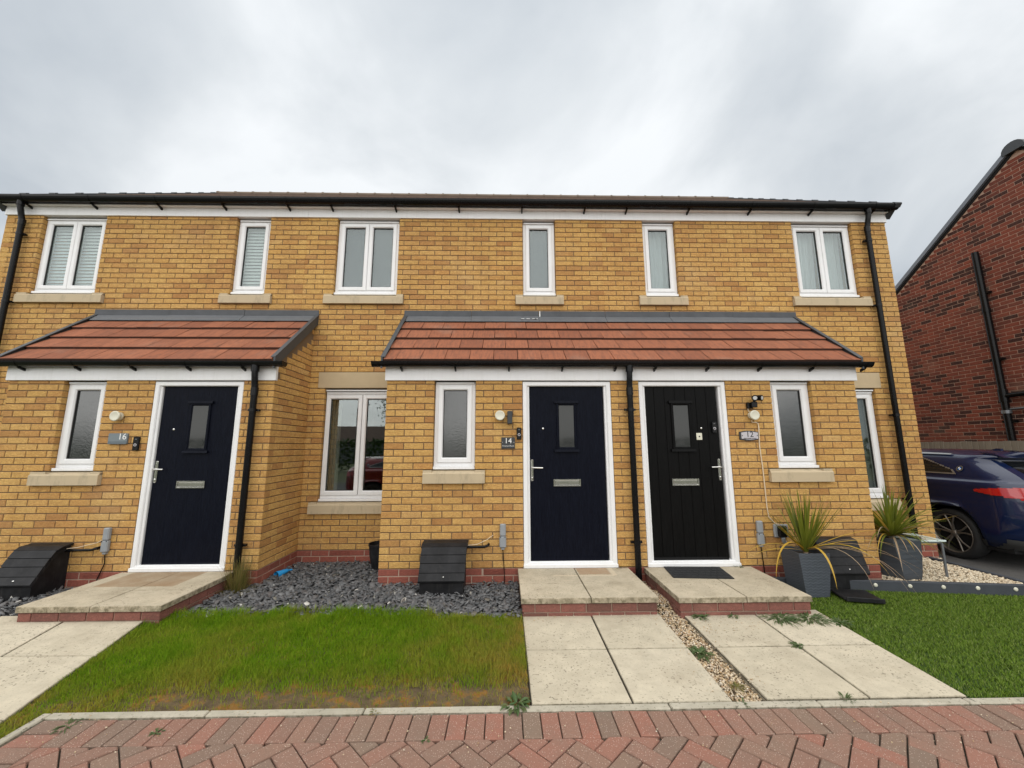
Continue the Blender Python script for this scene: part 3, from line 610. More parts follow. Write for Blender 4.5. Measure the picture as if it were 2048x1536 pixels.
# ------------------------------------------------------------------ porch roofs
SL = .86; YE, ZE = -.105, 2.298          # slope, eave edge of the tiles
cs = math.cos(math.atan(SL)); sn = math.sin(math.atan(SL))
def rz_(y): return ZE + SL * (y - YE)
def porch_roof(hs, x0, x1, split, openL, openR):
    roofs = []
    for k, h in enumerate(hs):
        a = x0 if k == 0 else split; b = x1 if k == len(hs) - 1 else split
        m = MB().prism([(YE + .03, rz_(YE + .03) - .07), (D - .002, rz_(D) - .07), (D - .002, rz_(D) - .035), (YE + .03, rz_(YE + .03) - .035)], 'x', a + .01, b - .002)
        roofs.append(part('porch_roof', m, 'dark', h))
    gauge_y = .22; tw = .279; tl = .34; th = .030
    for r in range(4):
        y0 = YE + r * gauge_y; off = (0 if r % 2 else .5) * tw
        xs = [x0 + .012]; x = x0 + .012 + (off if off else tw)
        while x < x1 - .05: xs.append(x); x += tw
        xs.append(x1 - .012)
        for a, b in zip(xs, xs[1:]):
            w_ = b - a - .004; k = (round(w_ * 500), 'tile')
            if k not in _bm:
                L = tl; m = MB(); t0 = .030
                # thin slab lying up the slope, its tail lifted over the course below
                def P(u, v, s): yy = v * cs - s * sn; zz2 = v * sn + s * cs; return (u, yy, zz2)
                hw = w_ / 2; lift = .036
                vv = [P(sx * hw, 0, lift) for sx in (-1, 1)] + [P(sx * hw, L, .004) for sx in (1, -1)] + [P(sx * hw, 0, lift - th) for sx in (-1, 1)] + [P(sx * hw, L, .004 - th) for sx in (1, -1)] + [P(sx * (hw - .002), .004, lift + .002) for sx in (-1, 1)]
                ff = [(8, 9, 2, 3), (0, 1, 9, 8), (4, 5, 1, 0), (1, 5, 6, 2), (0, 3, 7, 4), (4, 7, 6, 5)]
                m.add(vv, [f for q_, f in enumerate(ff) if q_ != 2]); m.add([vv[q_] for q_ in (4, 5, 1, 0)], [(0, 1, 2, 3)], 1); _bm[k] = m.mesh('tile', ['tile', 'tileedge'])
            par = roofs[0] if (len(hs) == 1 or (a + b) / 2 < split) else roofs[1]
            j = random.uniform(-.002, .003)
            obj('tile', _bm[k], par, ((a + b) / 2, y0, rz_(y0) - .03 + j), (random.gauss(0, .004), random.gauss(0, .003), random.gauss(0, .003)))
    # verges, flashing, gutter
    for h, x, sg, closed in ((hs[0], x0, -1, openL), (hs[-1], x1, 1, openR)):
        m = MB().prism([(YE - .01, rz_(YE - .01) - .10), (D - .003, rz_(D) - .10), (D - .003, rz_(D) + .03), (YE - .01, rz_(YE - .01) + .03)], 'x', *sorted((x + sg * .0, x + sg * .02)))
        m.prism([(YE - .012, rz_(YE - .012) + .031), (D - .003, rz_(D) + .031), (D - .003, rz_(D) + .042), (YE - .012, rz_(YE - .012) + .042)], 'x', *sorted((x + sg * .022, x - sg * .028)))
        part('verge_trim', m, 'vergedark', h)
    for k, h in enumerate(hs):
        a = x0 - .02 if k == 0 else split; b = x1 + .02 if k == len(hs) - 1 else split - .001
        m = MB(); n = max(1, round((b - a) / .95)); ya = YE + 4 * gauge_y - .055
        for q in range(n):
            p0, p1 = a + (b - a) * q / n, a + (b - a) * (q + 1) / n; e_ = .0025 if q % 2 else 0
            up = 3.208
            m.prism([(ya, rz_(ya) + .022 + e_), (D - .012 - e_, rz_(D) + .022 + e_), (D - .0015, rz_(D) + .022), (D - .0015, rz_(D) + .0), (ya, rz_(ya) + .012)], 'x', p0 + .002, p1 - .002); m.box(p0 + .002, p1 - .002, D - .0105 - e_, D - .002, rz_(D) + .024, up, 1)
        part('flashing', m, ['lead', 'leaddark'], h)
        if k == 0 and len(hs) == 2:
            m2 = MB()
            for (p, q_) in ((1.60, .05), (1.67, .06), (1.75, .07), (1.79, .05)): m2.box(p, p + q_ * .8, ya + .02, ya + .06, rz_(ya + .04) + .024, rz_(ya + .04) + .03)
            m2.box(1.86, 1.872, D - .013, D - .0095, 3.09, 3.205); part('sealant_smear', m2, 'paint', h)
    gy = YE + .012; gz = 2.268
    def arc(r): return [(gy + r * math.cos(t), gz + r * math.sin(t)) for t in np.linspace(math.pi, 2 * math.pi, 11)]
    for k, h in enumerate(hs):
        a = x0 - .115 if k == 0 else split + .001; b = x1 + .115 if k == len(hs) - 1 else split
        o = arc(.057); inn = arc(.052)[::-1]; m = MB().prism(o + inn, 'x', a, b)
        if k == 0: m.prism(arc(.06), 'x', a - .004, a)
        if k == len(hs) - 1: m.prism(arc(.06), 'x', b, b + .004)
        for xx in np.arange(a + .32, b, .62):
            m.prism(arc(.061) + arc(.056)[::-1], 'x', xx - .012, xx + .012); m.prism([(gy - .01, gz - .060), (gy + .04, gz - .058), (-.023, 2.20), (-.023, 2.17), (gy + .01, gz - .078)], 'x', xx - .009, xx + .009)
        part('porch_gutter', m, 'black', h)
porch_roof([H[0]], -4.305, -1.262, None, True, True)
porch_roof([H[1], H[2]], -.03, 5.545, 2.8, True, True)
def downpipe(h, x, ytop, ztop, yw, z0, zs, xt=None):
    xt = x if xt is None else xt; r = .034
    m = MB().tube([(xt, ytop, ztop), (xt, ytop, ztop - .07), ((x + xt) / 2, (ytop + yw) / 2, ztop - .17), (x, yw, ztop - .27), (x, yw, z0)], r, 12)
    m.tube([(xt, ytop, ztop + .03), (xt, ytop, ztop - .06)], r + .008, 12); m.tube([(x, yw, ztop - .24), (x, yw, ztop - .33)], r + .005, 12)
    for z in zs: m.tube([(x, yw, z - .018), (x, yw, z + .018)], r + .004, 12); m.box(x - .062, x + .062, yw + .012, yw + .045, z - .012, z + .012)
    part('downpipe', m, 'black', h)
downpipe(H[0], -1.468, -.093, 2.215, -.066, -.16, (1.72, .27)); downpipe(H[1], 2.808, -.093, 2.215, -.066, -.16, (1.72, .27))

# ------------------------------------------------------------------ main roof
YR, ZR0 = .69, 4.83; RS = .704; YP = 4.7
def mz(y): return ZR0 + RS * (y - YR)
for i, h in enumerate(H):
    a, b = HX[i]; a2 = a - .06 if i == 0 else a; b2 = b + .06 if i == 2 else b
    m = MB(); n = 13; gy_ = (YP - YR) / n
    for k in range(n):
        y0 = YR + k * gy_; y1 = y0 + gy_ + .03
        m.prism([(y0, mz(y0) + .012), (y1, mz(y1) - .012), (y1, mz(y1) - .035), (y0, mz(y0) - .018)], 'x', a2, b2)
    m.prism([(YP, mz(YP)), (8.8, mz(YP) - RS * (8.8 - YP)), (8.8, mz(YP) - RS * (8.8 - YP) - .05), (YP, mz(YP) - .05)], 'x', a2, b2)
    part('roof', m, 'roof', h)
    nr = 10; L = (b2 - a2) / nr
    for k in range(nr):
        m = MB(); x0 = a2 + k * L; t = np.linspace(-.15, math.pi + .15, 9); r0 = .085
        v = []
        for xx, r in ((x0 - .0, r0 + .012), (x0 + .03, r0 + .012), (x0 + .032, r0), (x0 + L, r0)): v += [(xx, YP + r * math.cos(q), mz(YP) - .035 + r * .9 * math.sin(q)) for q in t]
        m.add(v, [(j * 9 + q, j * 9 + q + 1, (j + 1) * 9 + q + 1, (j + 1) * 9 + q) for j in range(3) for q in range(8)], 0, True); part('ridge_tile', m, 'ridge', h)
    part('fascia', MB().box(a - (.012 if i == 0 else -.0005), b + (.012 if i == 2 else -.0005), D - .022, D + .1, FZ, 4.90, 0, .002).box(a, b, YR + .06, D - .0225, 4.745, 4.757), 'white', h)
    for xj in ([-2.5], [1.17, 2.33], [])[i]: part('fascia_joint', MB().box(xj, xj + .028, D - .0245, D - .0225, FZ + .004, 4.8), 'white', h)
    gy, gz = YR + .008, 4.832
    def arc(r): return [(gy + r * math.cos(t), gz + 1.36 * r * math.sin(t)) for t in np.linspace(math.pi, 2 * math.pi, 11)]
    m = MB().prism(arc(.058) + arc(.053)[::-1], 'x', a2 - (.02 if i == 0 else 0), b2 + (.02 if i == 2 else 0))
    for xx in np.arange(a + .36, b, .92):
        m.prism(arc(.062) + arc(.057)[::-1], 'x', xx - .013, xx + .013); m.prism([(gy - .01, gz - .080), (gy + .04, gz - .08), (D - .023, 4.735), (D - .023, 4.705), (gy + .02, gz - .098)], 'x', xx - .010, xx + .010)
    part('gutter', m, 'black', h)
    if i != 1:
        x = a2 if i == 0 else b2; sg = -1 if i == 0 else 1
        m = MB().prism([(YR - .03, mz(YR - .03) - .04), (YR + .2, mz(YR + .2) - .13), (YP, mz(YP) - .12), (YP, mz(YP) + .03), (YR - .07, mz(YR - .07) + .03)], 'x', *sorted((x - sg * .05, x + sg * .03)))
        for k in range(12):
            y0 = YR - .06 + k * .35; m.prism([(y0, mz(y0) + .02), (y0 + .04, mz(y0 + .04) + .02), (y0 + .04, mz(y0 + .04) + .045), (y0, mz(y0) + .045)], 'x', *sorted((x - sg * .06, x + sg * .036)))
        m.prism([(YR - .02, 4.86), (YR - .02, 4.82), (D + .0, 4.68), (D + .0, 4.86)], 'x', *sorted((x - sg * .055, x + sg * .026)))
        part('verge_trim', m, 'vergedark', h)
        g_ = MB().prism([(D + .005, FZ), (8.55, FZ), (YP, mz(YP) - .06)], 'x', *sorted(((a if i == 0 else b) - sg * .1, (a if i == 0 else b) - sg * .004))); part('gable', g_, 'buff', h)
downpipe(H[0], -5.49, YR + .02, 4.76, D - .066, -.2, (4.30, 3.30, 1.7, .6)); downpipe(H[2], 6.75, YR + .02, 4.76, D - .066, -.2, (4.30, 3.30, 1.72, .6))
for (h, x, y) in ((H[1], 1.243, 0), (H[1], -.727, D), (H[0], -3.01, 0), (H[2], 4.30, 0)):
    m = MB().box(x - .1075, x + .1075, y + .004, y + .05, -.07, -.005)
    for k in range(5): m.box(x - .1, x + .1, y - .004, y + .004, -.066 + k * .0125, -.060 + k * .0125)
    part('air_brick', m, 'red', h)

# ------------------------------------------------------------------ red house, soil pipe, fence
RX = 11.0; RA, RZ = 1.9, 6.82; RSL = .712
rh = thing('brick_house', 'dark red brick house with a steep gable beyond the driveway', 'house', (RX, RA, -.3))
items = []
for k in range(-3, 92):
    zt = (k + 1) * C; half = (RZ - .03 - zt) / RSL
    if half < .12: break
    lo, hi = max(RA - half, -1.1), min(RA + half, 4.9)
    for (a, b, c_, d_, dp) in courses(lo, hi, k, k + 1, lambda k: (.1125 if k % 2 else 0), []): items.append(((RX, (a + b) / 2, (c_ + d_) / 2), -math.pi / 2, b - a, d_ - c_, .09, 'redhouse'))
m = MB().prism([(-1.1, -.4), (4.9, -.4), (4.9, RZ - RSL * 3.0), (RA, RZ), (-1.1, RZ - RSL * 3.0)], 'x', RX + .006, RX + 5); part('wall', m, 'mortar_rh', rh)
emit_bricks(rh, items)
for sg in (1, -1):
    def yz(t, s): return (RA + sg * t, RZ + .02 - RSL * t + s)
    part('roof', MB().prism([yz(0, .09), yz(3.5, .09), yz(3.5, .03), yz(0, .03)], 'x', RX + .02, RX + 5.1), 'roof', rh)
    part('verge_trim', MB().prism([yz(.02, .115), yz(3.52, .115), yz(3.52, .02), yz(.02, .02)], 'x', RX - .06, RX + .019), 'verge', rh); part('verge_shadow', MB().prism([yz(0, .018), yz(3.5, .018), yz(3.5, -.05), yz(0, -.05)], 'x', RX - .012, RX + .03), 'dark', rh)  # near-black strip paints the shadow under the verge trim
t = np.linspace(-.3, math.pi + .3, 13); part('ridge_end_cap', MB().prism([(RA + .17 * math.cos(q), RZ + .0 + .15 * math.sin(q)) for q in t], 'x', RX - .07, RX + .03), 'vergedark', rh)
part('ridge', MB().prism([(RA + .14 * math.cos(q), RZ + .02 + .13 * math.sin(q)) for q in t], 'x', RX + .031, RX + 5), 'ridge', rh)
sp = MB().tube([(RX - .08, 2.75, -.4), (RX - .08, 2.75, 5.17)], .055, 12).tube([(RX - .08, 2.75, 2.12), (RX - .08, 2.75, 2.36)], .068, 12).tube([(RX - .08, 2.75, 3.9), (RX - .08, 2.75, 3.98)], .063, 12)
sp.tube([(RX - .08, 2.75, 2.2), (RX - .08, 2.66, 2.24), (RX - .08, 1.2, 2.28)], .045, 10)
for z in (4.3, 2.95, 1.75): sp.box(RX - .09, RX - .001, 2.66, 2.84, z - .02, z + .02)
part('soil_pipe', sp, 'black', rh); part('waste_pipe', MB().tube([(RX - .06, 2.70, 1.98), (RX - .06, 1.2, 2.02)], .02, 8).tube([(RX - .08, 2.75, 1.90), (RX - .08, 2.75, 1.96)], .07, 12), 'steel', rh)
fen = thing('timber_fence', 'weathered close board timber fence between driveway and red house', 'fence', (10.55, 3, -.3))
bmesh_cache = {}
y = -1.6; k = 0
while y < 9:
    w_ = random.choice((.096, .1, .104)); key = round(w_ * 1000)
    if key not in bmesh_cache: bmesh_cache[key] = MB().prism([(-.012, 0), (.006, 0), (.010, key / 1000 + .018), (.002, key / 1000 + .018)], 'z', -.15, 1.68).mesh('board', 'fence')
    obj('board', bmesh_cache[key], fen, (10.55, y, -.3 + random.uniform(-.006, .006)), (random.gauss(0, .004), 0, 0)); y += w_
part('rail', MB().box(10.565, 10.61, -1.6, 9, .0, .07), 'fence', fen); part('rail', MB().box(10.565, 10.61, -1.6, 9, .95, 1.02), 'fence', fen)
for y in np.arange(-1.5, 9, 1.8): part('post', MB().box(10.612, 10.70, y, y + .09, -.4, 1.34), 'fence', fen)

# ------------------------------------------------------------------ steps and paths
GZ = -.19
def gsl(y, k=.034): return GZ + k * np.clip(np.asarray(y, dtype=float) + 1.97, 0, 1.25)
def slab(parent, poly, z1, z0, mat, name='paving_slab', k=0):
    n = len(poly); c = .005; cx = sum(p[0] for p in poly) / n; cy = sum(p[1] for p in poly) / n
    ins = [(p[0] + (cx - p[0]) * .012, p[1] + (cy - p[1]) * .012) for p in poly]
    dz = [random.uniform(-.002, .002) + (float(gsl(p[1], k)) - GZ if k else 0) for p in poly]
    v = [(p[0], p[1], z1 + d) for p, d in zip(ins, dz)] + [(p[0], p[1], z1 + d - c) for p, d in zip(poly, dz)] + [(p[0], p[1], z0) for p in poly]
    f = [tuple(range(n))] + [(i, n + i, n + (i + 1) % n, (i + 1) % n) for i in range(n)] + [(n + i, 2 * n + i, 2 * n + (i + 1) % n, n + (i + 1) % n) for i in range(n)]
    part(name, MB().add(v, f), mat, parent)
def rect(x0, x1, y0, y1): return [(x0, y0), (x1, y0), (x1, y1), (x0, y1)]
def doorstep(x0, x1, yf, ym, label):
    st = thing('doorstep', label, 'step', ((x0 + x1) / 2, yf / 2, GZ), group='doorsteps of the terrace'); xm = (x0 + x1) / 2 + .01; o = .012
    for (a, b) in ((x0, xm - .004), (xm + .004, x1)):
        for (c_, d_) in ((ym + .0035, -.015), (yf, ym - .0035)): slab(st, rect(a, b, c_, d_), -.002, -.048, 'step')
    part('mortar_core', MB().box(x0 + .022, x1 - .022, yf + .022, -.015, -.4, -.049), 'mortar_pl', st)
    def row(a, b, fn, rz, z0, z1, off):
        x = a - off
        while x < b - .01:
            p, q = max(a, x), min(b, x + .215)
            if q - p > .03: obj('brick', brick_mesh(q - p, z1 - z0, .1, 'stepred'), st, fn((p + q) / 2, (z0 + z1) / 2), (0, 0, rz))
            x += .225
    for z0, z1, off in ((-.122, -.056, .1125), (-.197, -.131, 0)):
        row(x0 + o, x1 - o, lambda u, z: (u, yf + o, z), 0, z0, z1, off)
        row(yf + o + .105, -.02, lambda u, z: (x1 - o, u, z), math.pi / 2, z0, z1, .1125 - off)
        row(yf + o + .105, -.02, lambda u, z: (x0 + o, u, z), -math.pi / 2, z0, z1, .1125 - off)
doorstep(-2.70, -1.515, -.935, -.56, 'slab and brick doorstep with the dirty brown mat stain before door 16')
doorstep(1.508, 2.712, -.865, -.50, 'slab and brick doorstep with a small brown stain before door 14')
doorstep(2.885, 4.065, -.885, -.50, 'slab and brick doorstep with a black rubber mat before door 12')
def path(name, rows, cols, mat='slab', k_=.034):
    n = len(rows); mb = MB().add([(cols(r)[e_], r, float(gsl(r, k_)) - .012) for r in rows for e_ in (0, -1)], [(2 * q, 2 * q + 2, 2 * q + 3, 2 * q + 1) for q in range(n - 1)])
    p = obj(name, mb.mesh(name, 'joint'), kind='structure')
    for (r0, r1) in zip(rows, rows[1:]):
        c0, c1 = cols(r0), cols(r1)
        for k in range(len(c0) - 1):
            g_ = .0065; slab(p, [(c1[k] + g_, r1 + g_), (c1[k + 1] - g_, r1 + g_), (c0[k + 1] - g_, r0 - g_), (c0[k] + g_, r0 - g_)], GZ + random.uniform(-.0015, .0015), GZ - .05, mat, k=k_)
path('path', [-.77, -1.385, -1.97], lambda y: (1.515, 2.12, 2.722))
path('path', [-.785, -1.375, -1.962], lambda y: (2.925 - .0 * (y + .78), 3.555, 4.157))
path('path', [-.80, -1.41, -2.03, -2.64, -3.25], lambda y: tuple(q - .21 * (y + .80) for q in (-2.96, -2.34, -1.68)), k_=.062)
# kerb and block paving
def kerbrow(p, a, b, ax, n):
    for k in range(n):
        t0, t1 = k / n, (k + 1) / n; q0 = [a[i] + (b[i] - a[i]) * t0 for i in (0, 1)]; q1 = [a[i] + (b[i] - a[i]) * t1 for i in (0, 1)]
        if ax == 'x': part('kerb_stone', MB().box(q0[0] + .002, q1[0] - .002, q0[1] - .05, q0[1], -.4, -.188 + random.uniform(-.002, .002), 0, .006), 'kerb', p)
        else: part('kerb_stone', MB().box(q0[0] - .05, q0[0], q1[1] + .002, q0[1] - .002, -.4, -.188, 0, .006), 'kerb', p)
kb = obj('edging_kerb', MB().box(-1.21, 11, -2.03, -1.99, -.45, -.22).mesh('edging_kerb', 'joint'), kind='structure')
kerbrow(kb, (-1.215, -1.977), (9.4, -1.977), 'x', 12); kerbrow(kb, (-1.215, -1.977), (-1.215, -5.0), 'y', 4)
pav = obj('block_paving', MB().box(-1.214, 11, -5.2, -2.0, -.45, -.212).mesh('block_paving', 'joint'), kind='structure')
polys = []
y1, y0 = -2.033, -2.232
x = -1.205; polys += [rect(x, x + .2, y1 - .1 + .003, y1), rect(x, x + .2, y0, y1 - .1 - .003)]
yy = y0 - .006
x += .206
while x < 9: polys.append(rect(x, x + .0975, y0 + random.uniform(-.003, .003), y1)); x += .1025
yy = y0
while yy > -5.0: polys.append(rect(-1.205, -1.005, yy - .1, yy - .005)); yy -= .1025
def clip(poly, f):
    o = []
    for i, p in enumerate(poly):
        q = poly[(i + 1) % len(poly)]; a, b = f(p), f(q)
        if a >= 0: o.append(p)
        if (a >= 0) != (b >= 0): t = a / (a - b); o.append((p[0] + (q[0] - p[0]) * t, p[1] + (q[1] - p[1]) * t))
    return o
def area(p): return abs(sum(p[i][0] * p[(i + 1) % len(p)][1] - p[(i + 1) % len(p)][0] * p[i][1] for i in range(len(p)))) / 2
U = .1025; gp = .0032; ca = math.cos(R(45))
for b in range(-75, 75):
    for a in range(-75, 75):
        m4 = (a - b) % 4
        if m4 == 0: q = rect(a * U + gp, (a + 2) * U - gp, b * U + gp, (b + 1) * U - gp)
        elif m4 == 3: q = rect(a * U + gp, (a + 1) * U - gp, b * U + gp, (b + 2) * U - gp)
        else: continue
        q = [((p[0] - p[1]) * ca + 1.30, (p[0] + p[1]) * ca - 2.4) for p in q]
        q = clip(q, lambda p: (y0 - .006) - p[1]); q = q and clip(q, lambda p: p[0] + .998); q = q and clip(q, lambda p: 8.6 - p[0]); q = q and clip(q, lambda p: p[1] + 5.1)
        if q and area(q) > .0016: polys.append(q)
def paver_geo(q, z):
    n = len(q); cx = sum(p[0] for p in q) / n; cy = sum(p[1] for p in q) / n; c = .006
    ins = []
    for p in q:
        d = Vector((cx - p[0], cy - p[1])); l = d.length; ins.append((p[0] + d.x / l * c, p[1] + d.y / l * c))
    tx, ty = random.gauss(0, .012), random.gauss(0, .012)
    zf = lambda p: z + (p[0] - cx) * tx + (p[1] - cy) * ty
    v = [(p[0] - cx, p[1] - cy, zf(p)) for p in ins] + [(p[0] - cx, p[1] - cy, zf(p) - .005) for p in q] + [(p[0] - cx, p[1] - cy, -.05) for p in q]
    return (cx, cy), v, [tuple(range(n))] + [(i, n + i, n + (i + 1) % n, (i + 1) % n) for i in range(n)] + [(n + i, 2 * n + i, 2 * n + (i + 1) % n, n + (i + 1) % n) for i in range(n)]
sc = []
for q in polys:
    ps = [proj((p[0], p[1], -.195)) for p in q]; ar = 0
    if None not in ps and any(-10 < p[0] < 2058 and p[1] < 1560 for p in ps): ar = area(ps)
    sc.append((ar, q))
sc.sort(key=lambda t: -t[0]); rest = MB()
for k, (ar, q) in enumerate(sc):
    (cx, cy), v, f = paver_geo(q if sum(q[i][0] * q[(i + 1) % len(q)][1] - q[(i + 1) % len(q)][0] * q[i][1] for i in range(len(q))) > 0 else q[::-1], random.uniform(-.003, .003))
    if k < 300 and ar > 20: obj('paver', MB().add(v, f).mesh('paver', 'paver'), pav, (cx, cy, -.195))
    else: rest.add([(p[0] + cx, p[1] + cy, p[2] - .195) for p in v], f)
part('paver_field', rest, 'paver', pav, kind='stuff')
# moss and grit in the paving joints is left to small weeds further down

# ------------------------------------------------------------------ lawn, slate, pebbles
def npmesh(name, verts, tris, mat, smooth=False):
    me = bpy.data.meshes.new(name); n, t = len(verts), len(tris)
    me.vertices.add(n); me.vertices.foreach_set('co', verts.astype(np.float32).ravel()); k = tris.shape[1]
    me.loops.add(t * k); me.loops.foreach_set('vertex_index', tris.astype(np.int32).ravel()); me.polygons.add(t); me.polygons.foreach_set('loop_start', np.arange(0, t * k, k, dtype=np.int32))
    me.update(calc_edges=True); me.validate(); me.materials.append(M[mat])
    if smooth: me.polygons.foreach_set('use_smooth', np.ones(t, bool))
    return me
def inpoly(P, poly):
    x, y = P[:, 0], P[:, 1]; r = np.zeros(len(P), bool); n = len(poly)
    for i in range(n):
        (xa, ya), (xb, yb) = poly[i], poly[(i + 1) % n]; c_ = ((ya > y) != (yb > y)) & (x < (xb - xa) * (y - ya) / (yb - ya + 1e-12) + xa); r ^= c_
    return r
def scatter(poly, n):
    p = np.array(poly); lo, hi = p.min(0), p.max(0); P = lo + rng.random((int(n * 2.5), 2)) * (hi - lo); P = P[inpoly(P, poly)]; return P[:n]
def vnoise(P, s, seed):
    r_ = np.random.default_rng(seed); g_ = r_.random((64, 64)); q = P * s + 100; i = np.floor(q).astype(int); f = q - i; f = f * f * (3 - 2 * f)
    a = g_[i[:, 0] % 64, i[:, 1] % 64]; b = g_[(i[:, 0] + 1) % 64, i[:, 1] % 64]; c_ = g_[i[:, 0] % 64, (i[:, 1] + 1) % 64]; d_ = g_[(i[:, 0] + 1) % 64, (i[:, 1] + 1) % 64]
    return (a * (1 - f[:, 0]) + b * f[:, 0]) * (1 - f[:, 1]) + (c_ * (1 - f[:, 0]) + d_ * f[:, 0]) * f[:, 1]
def blades(P, hgt, wid, lean, z, mat, name, wind=0):
    n = len(P); a = rng.random(n) * 2 * np.pi; d = np.stack([np.cos(a), np.sin(a)], 1); pe = np.stack([-d[:, 1], d[:, 0]], 1); l = lean * hgt * (.3 + rng.random(n))
    base = np.c_[P, np.broadcast_to(z, (n,))]; wv = wid * (.6 + .8 * rng.random(n))
    v = np.zeros((n, 5, 3)); v[:, 0] = base; v[:, 0, :2] -= pe * wv[:, None] / 2; v[:, 1] = base; v[:, 1, :2] += pe * wv[:, None] / 2
    mid = base.copy(); mid[:, :2] += d * (l * .35)[:, None]; mid[:, 2] += hgt * .6
    v[:, 2] = mid; v[:, 2, :2] += pe * wv[:, None] * .38; v[:, 3] = mid; v[:, 3, :2] -= pe * wv[:, None] * .38
    v[:, 4] = base; v[:, 4, :2] += d * l[:, None]; v[:, 4, 2] += hgt
    o = np.arange(n)[:, None] * 5; t = np.concatenate([o + np.array([[0, 1, 2]]), o + np.array([[0, 2, 3]]), o + np.array([[3, 2, 4]])])
    return obj(name, npmesh(name, v.reshape(-1, 3), t, mat), kind='stuff')
xr = lambda y: -1.68 - .21 * (y + .80)
LAWN = [(xr(-.76), -.76), (-1.0, -.72), (-.6, -.69), (0, -.72), (.5, -.75), (1.0, -.80), (1.512, -.80), (1.512, -1.978), (-1.22, -1.978), (-1.268, -2.03), (-1.268, -2.2), (xr(-2.2), -2.2)]
ls = MB(); n_ = 60; xs = np.linspace(-1.75, 1.512, 90); ys = np.linspace(-2.2, -.66, 45)
P = np.array([(x, y) for y in ys for x in xs]); hz = (vnoise(P, 9, 3) - .5) * .014 + (vnoise(P, 40, 5) - .5) * .008
inl = inpoly(P, LAWN); vv = [(p[0], p[1], float(gsl(p[1])) - .018 + h_) for p, h_ in zip(P, hz)]
ff = [(j * 90 + i, j * 90 + i + 1, (j + 1) * 90 + i + 1, (j + 1) * 90 + i) for j in range(44) for i in range(89) if inl[j * 90 + i] or inl[(j + 1) * 90 + i + 1]]
struct('lawn', MB().add(vv, ff, 0, True), 'lawnsoil')
P = scatter(LAWN, 90000); bare = vnoise(P, 4.0, 8) * .6 + vnoise(P, 11, 9) * .4
fr = np.clip((-1.62 - P[:, 1]) / .24, 0, 1) * np.clip((P[:, 0] + 1.0) / .3, 0, 1); keep = rng.random(len(P)) > np.clip(fr * (.55 + bare * .8), 0, .93); P = P[keep]
ht = .020 + .020 * vnoise(P, 3, 4) + .010 * rng.random(len(P)); top = np.clip((P[:, 1] + .98) / .22, 0, 1); ht += top * .038 * (.3 + rng.random(len(P))) * (vnoise(P, 5, 6) > .3); ht *= 1 - .45 * np.clip((-1.62 - P[:, 1]) / .3, 0, 1); ht = np.where(rng.random(len(P)) < .012, ht + .03, ht)
edge = np.clip((-1.45 - P[:, 0]) / .2, 0, 1) * .02; ht += edge * rng.random(len(P))
blades(P, ht, .0034, .8, gsl(P[:, 1]) - .016, 'grass', 'grass')
# artificial lawn
SLP = lambda x: -.03 - .128 * (x - 4.1)
AST = [(4.162, -1.975), (9.4, -1.975), (9.4, SLP(9.4) - .055), (4.07, SLP(4.07) - .05), (4.07, -.89), (4.162, -.89)]
struct('artificial_lawn', MB().add([(x, y, GZ - .012) for x, y in AST], [tuple(range(6))]), 'astrobase')
P = scatter(AST, 190000); w8 = np.exp(-((P[:, 0] - 5.2) / 3.2) ** 2); P = P[rng.random(len(P)) < .35 + .65 * w8]
blades(P, .012 + .012 * rng.random(len(P)), .0032, 1.0, GZ - .012, 'astro', 'artificial_grass')
# slate
def chips(P, z, smin, smax, thick, mat, name, tilt=.45, layers=.02, zfn=None):
    n = len(P); k = 6; ang = (np.arange(k) / k * 2 * np.pi)[None] + rng.normal(0, .25, (n, k)); rr = (smin + (smax - smin) * rng.random(n) ** 1.6)[:, None] * (.65 + .5 * rng.random((n, k))) / 2; el = .55 + .3 * rng.random(n); th = rng.random(n) * 2 * np.pi
    x = rr * np.cos(ang); y = rr * np.sin(ang) * el[:, None]; X = x * np.cos(th)[:, None] - y * np.sin(th)[:, None]; Y_ = x * np.sin(th)[:, None] + y * np.cos(th)[:, None]
    a, b = rng.normal(0, tilt, n), rng.normal(0, tilt, n); zc = z + layers * rng.random(n) + (zfn(P) if zfn is not None else 0); t = thick * (.5 + rng.random(n))
    Z = X * a[:, None] + Y_ * b[:, None]; v = np.zeros((n, 2 * k, 3)); v[:, :k, 0] = X * .93; v[:, :k, 1] = Y_ * .93; v[:, :k, 2] = Z + t[:, None]; v[:, k:, 0] = X; v[:, k:, 1] = Y_; v[:, k:, 2] = Z
    v[:, :, 0] += P[:, :1]; v[:, :, 1] += P[:, 1:2]; v[:, :, 2] += zc[:, None]
    o = np.arange(n)[:, None] * 2 * k; T = [[0, i, i + 1] for i in range(1, k - 1)] + [q for i in range(k) for q in ([i, k + i, (i + 1) % k], [(i + 1) % k, k + i, k + (i + 1) % k])]
    tr = np.concatenate([o + np.array([q]) for q in T]); return obj(name, npmesh(name, v.reshape(-1, 3), tr, mat), kind='stuff')
SLT = [(-1.50, -.82), (-.6, -.75), (.4, -.80), (1.505, -.86), (1.505, -.004), (.003, -.004), (.003, D - .004), (-1.287, D - .004), (-1.287, -.004), (-1.50, -.004)]
SLT2 = [(-4.6, -1.4), (-2.97, -.95), (-2.72, -.75), (-2.70, -.004), (-4.6, -.004)]
struct('slate_bed', MB().add([(x, y, -.186) for x, y in SLT], [tuple(range(len(SLT)))]).add([(x, y, -.182) for x, y in SLT2], [tuple(range(5))]), 'slatebed')
def slz(P): return -.004 * np.clip((-.45 - P[:, 1]) / .3, 0, 1)
P = np.concatenate([scatter(SLT, 7600), scatter(SLT2, 2200)]); chips(P, -.172, .022, .075, .006, 'slate', 'slate_chippings', .38, .034, slz)
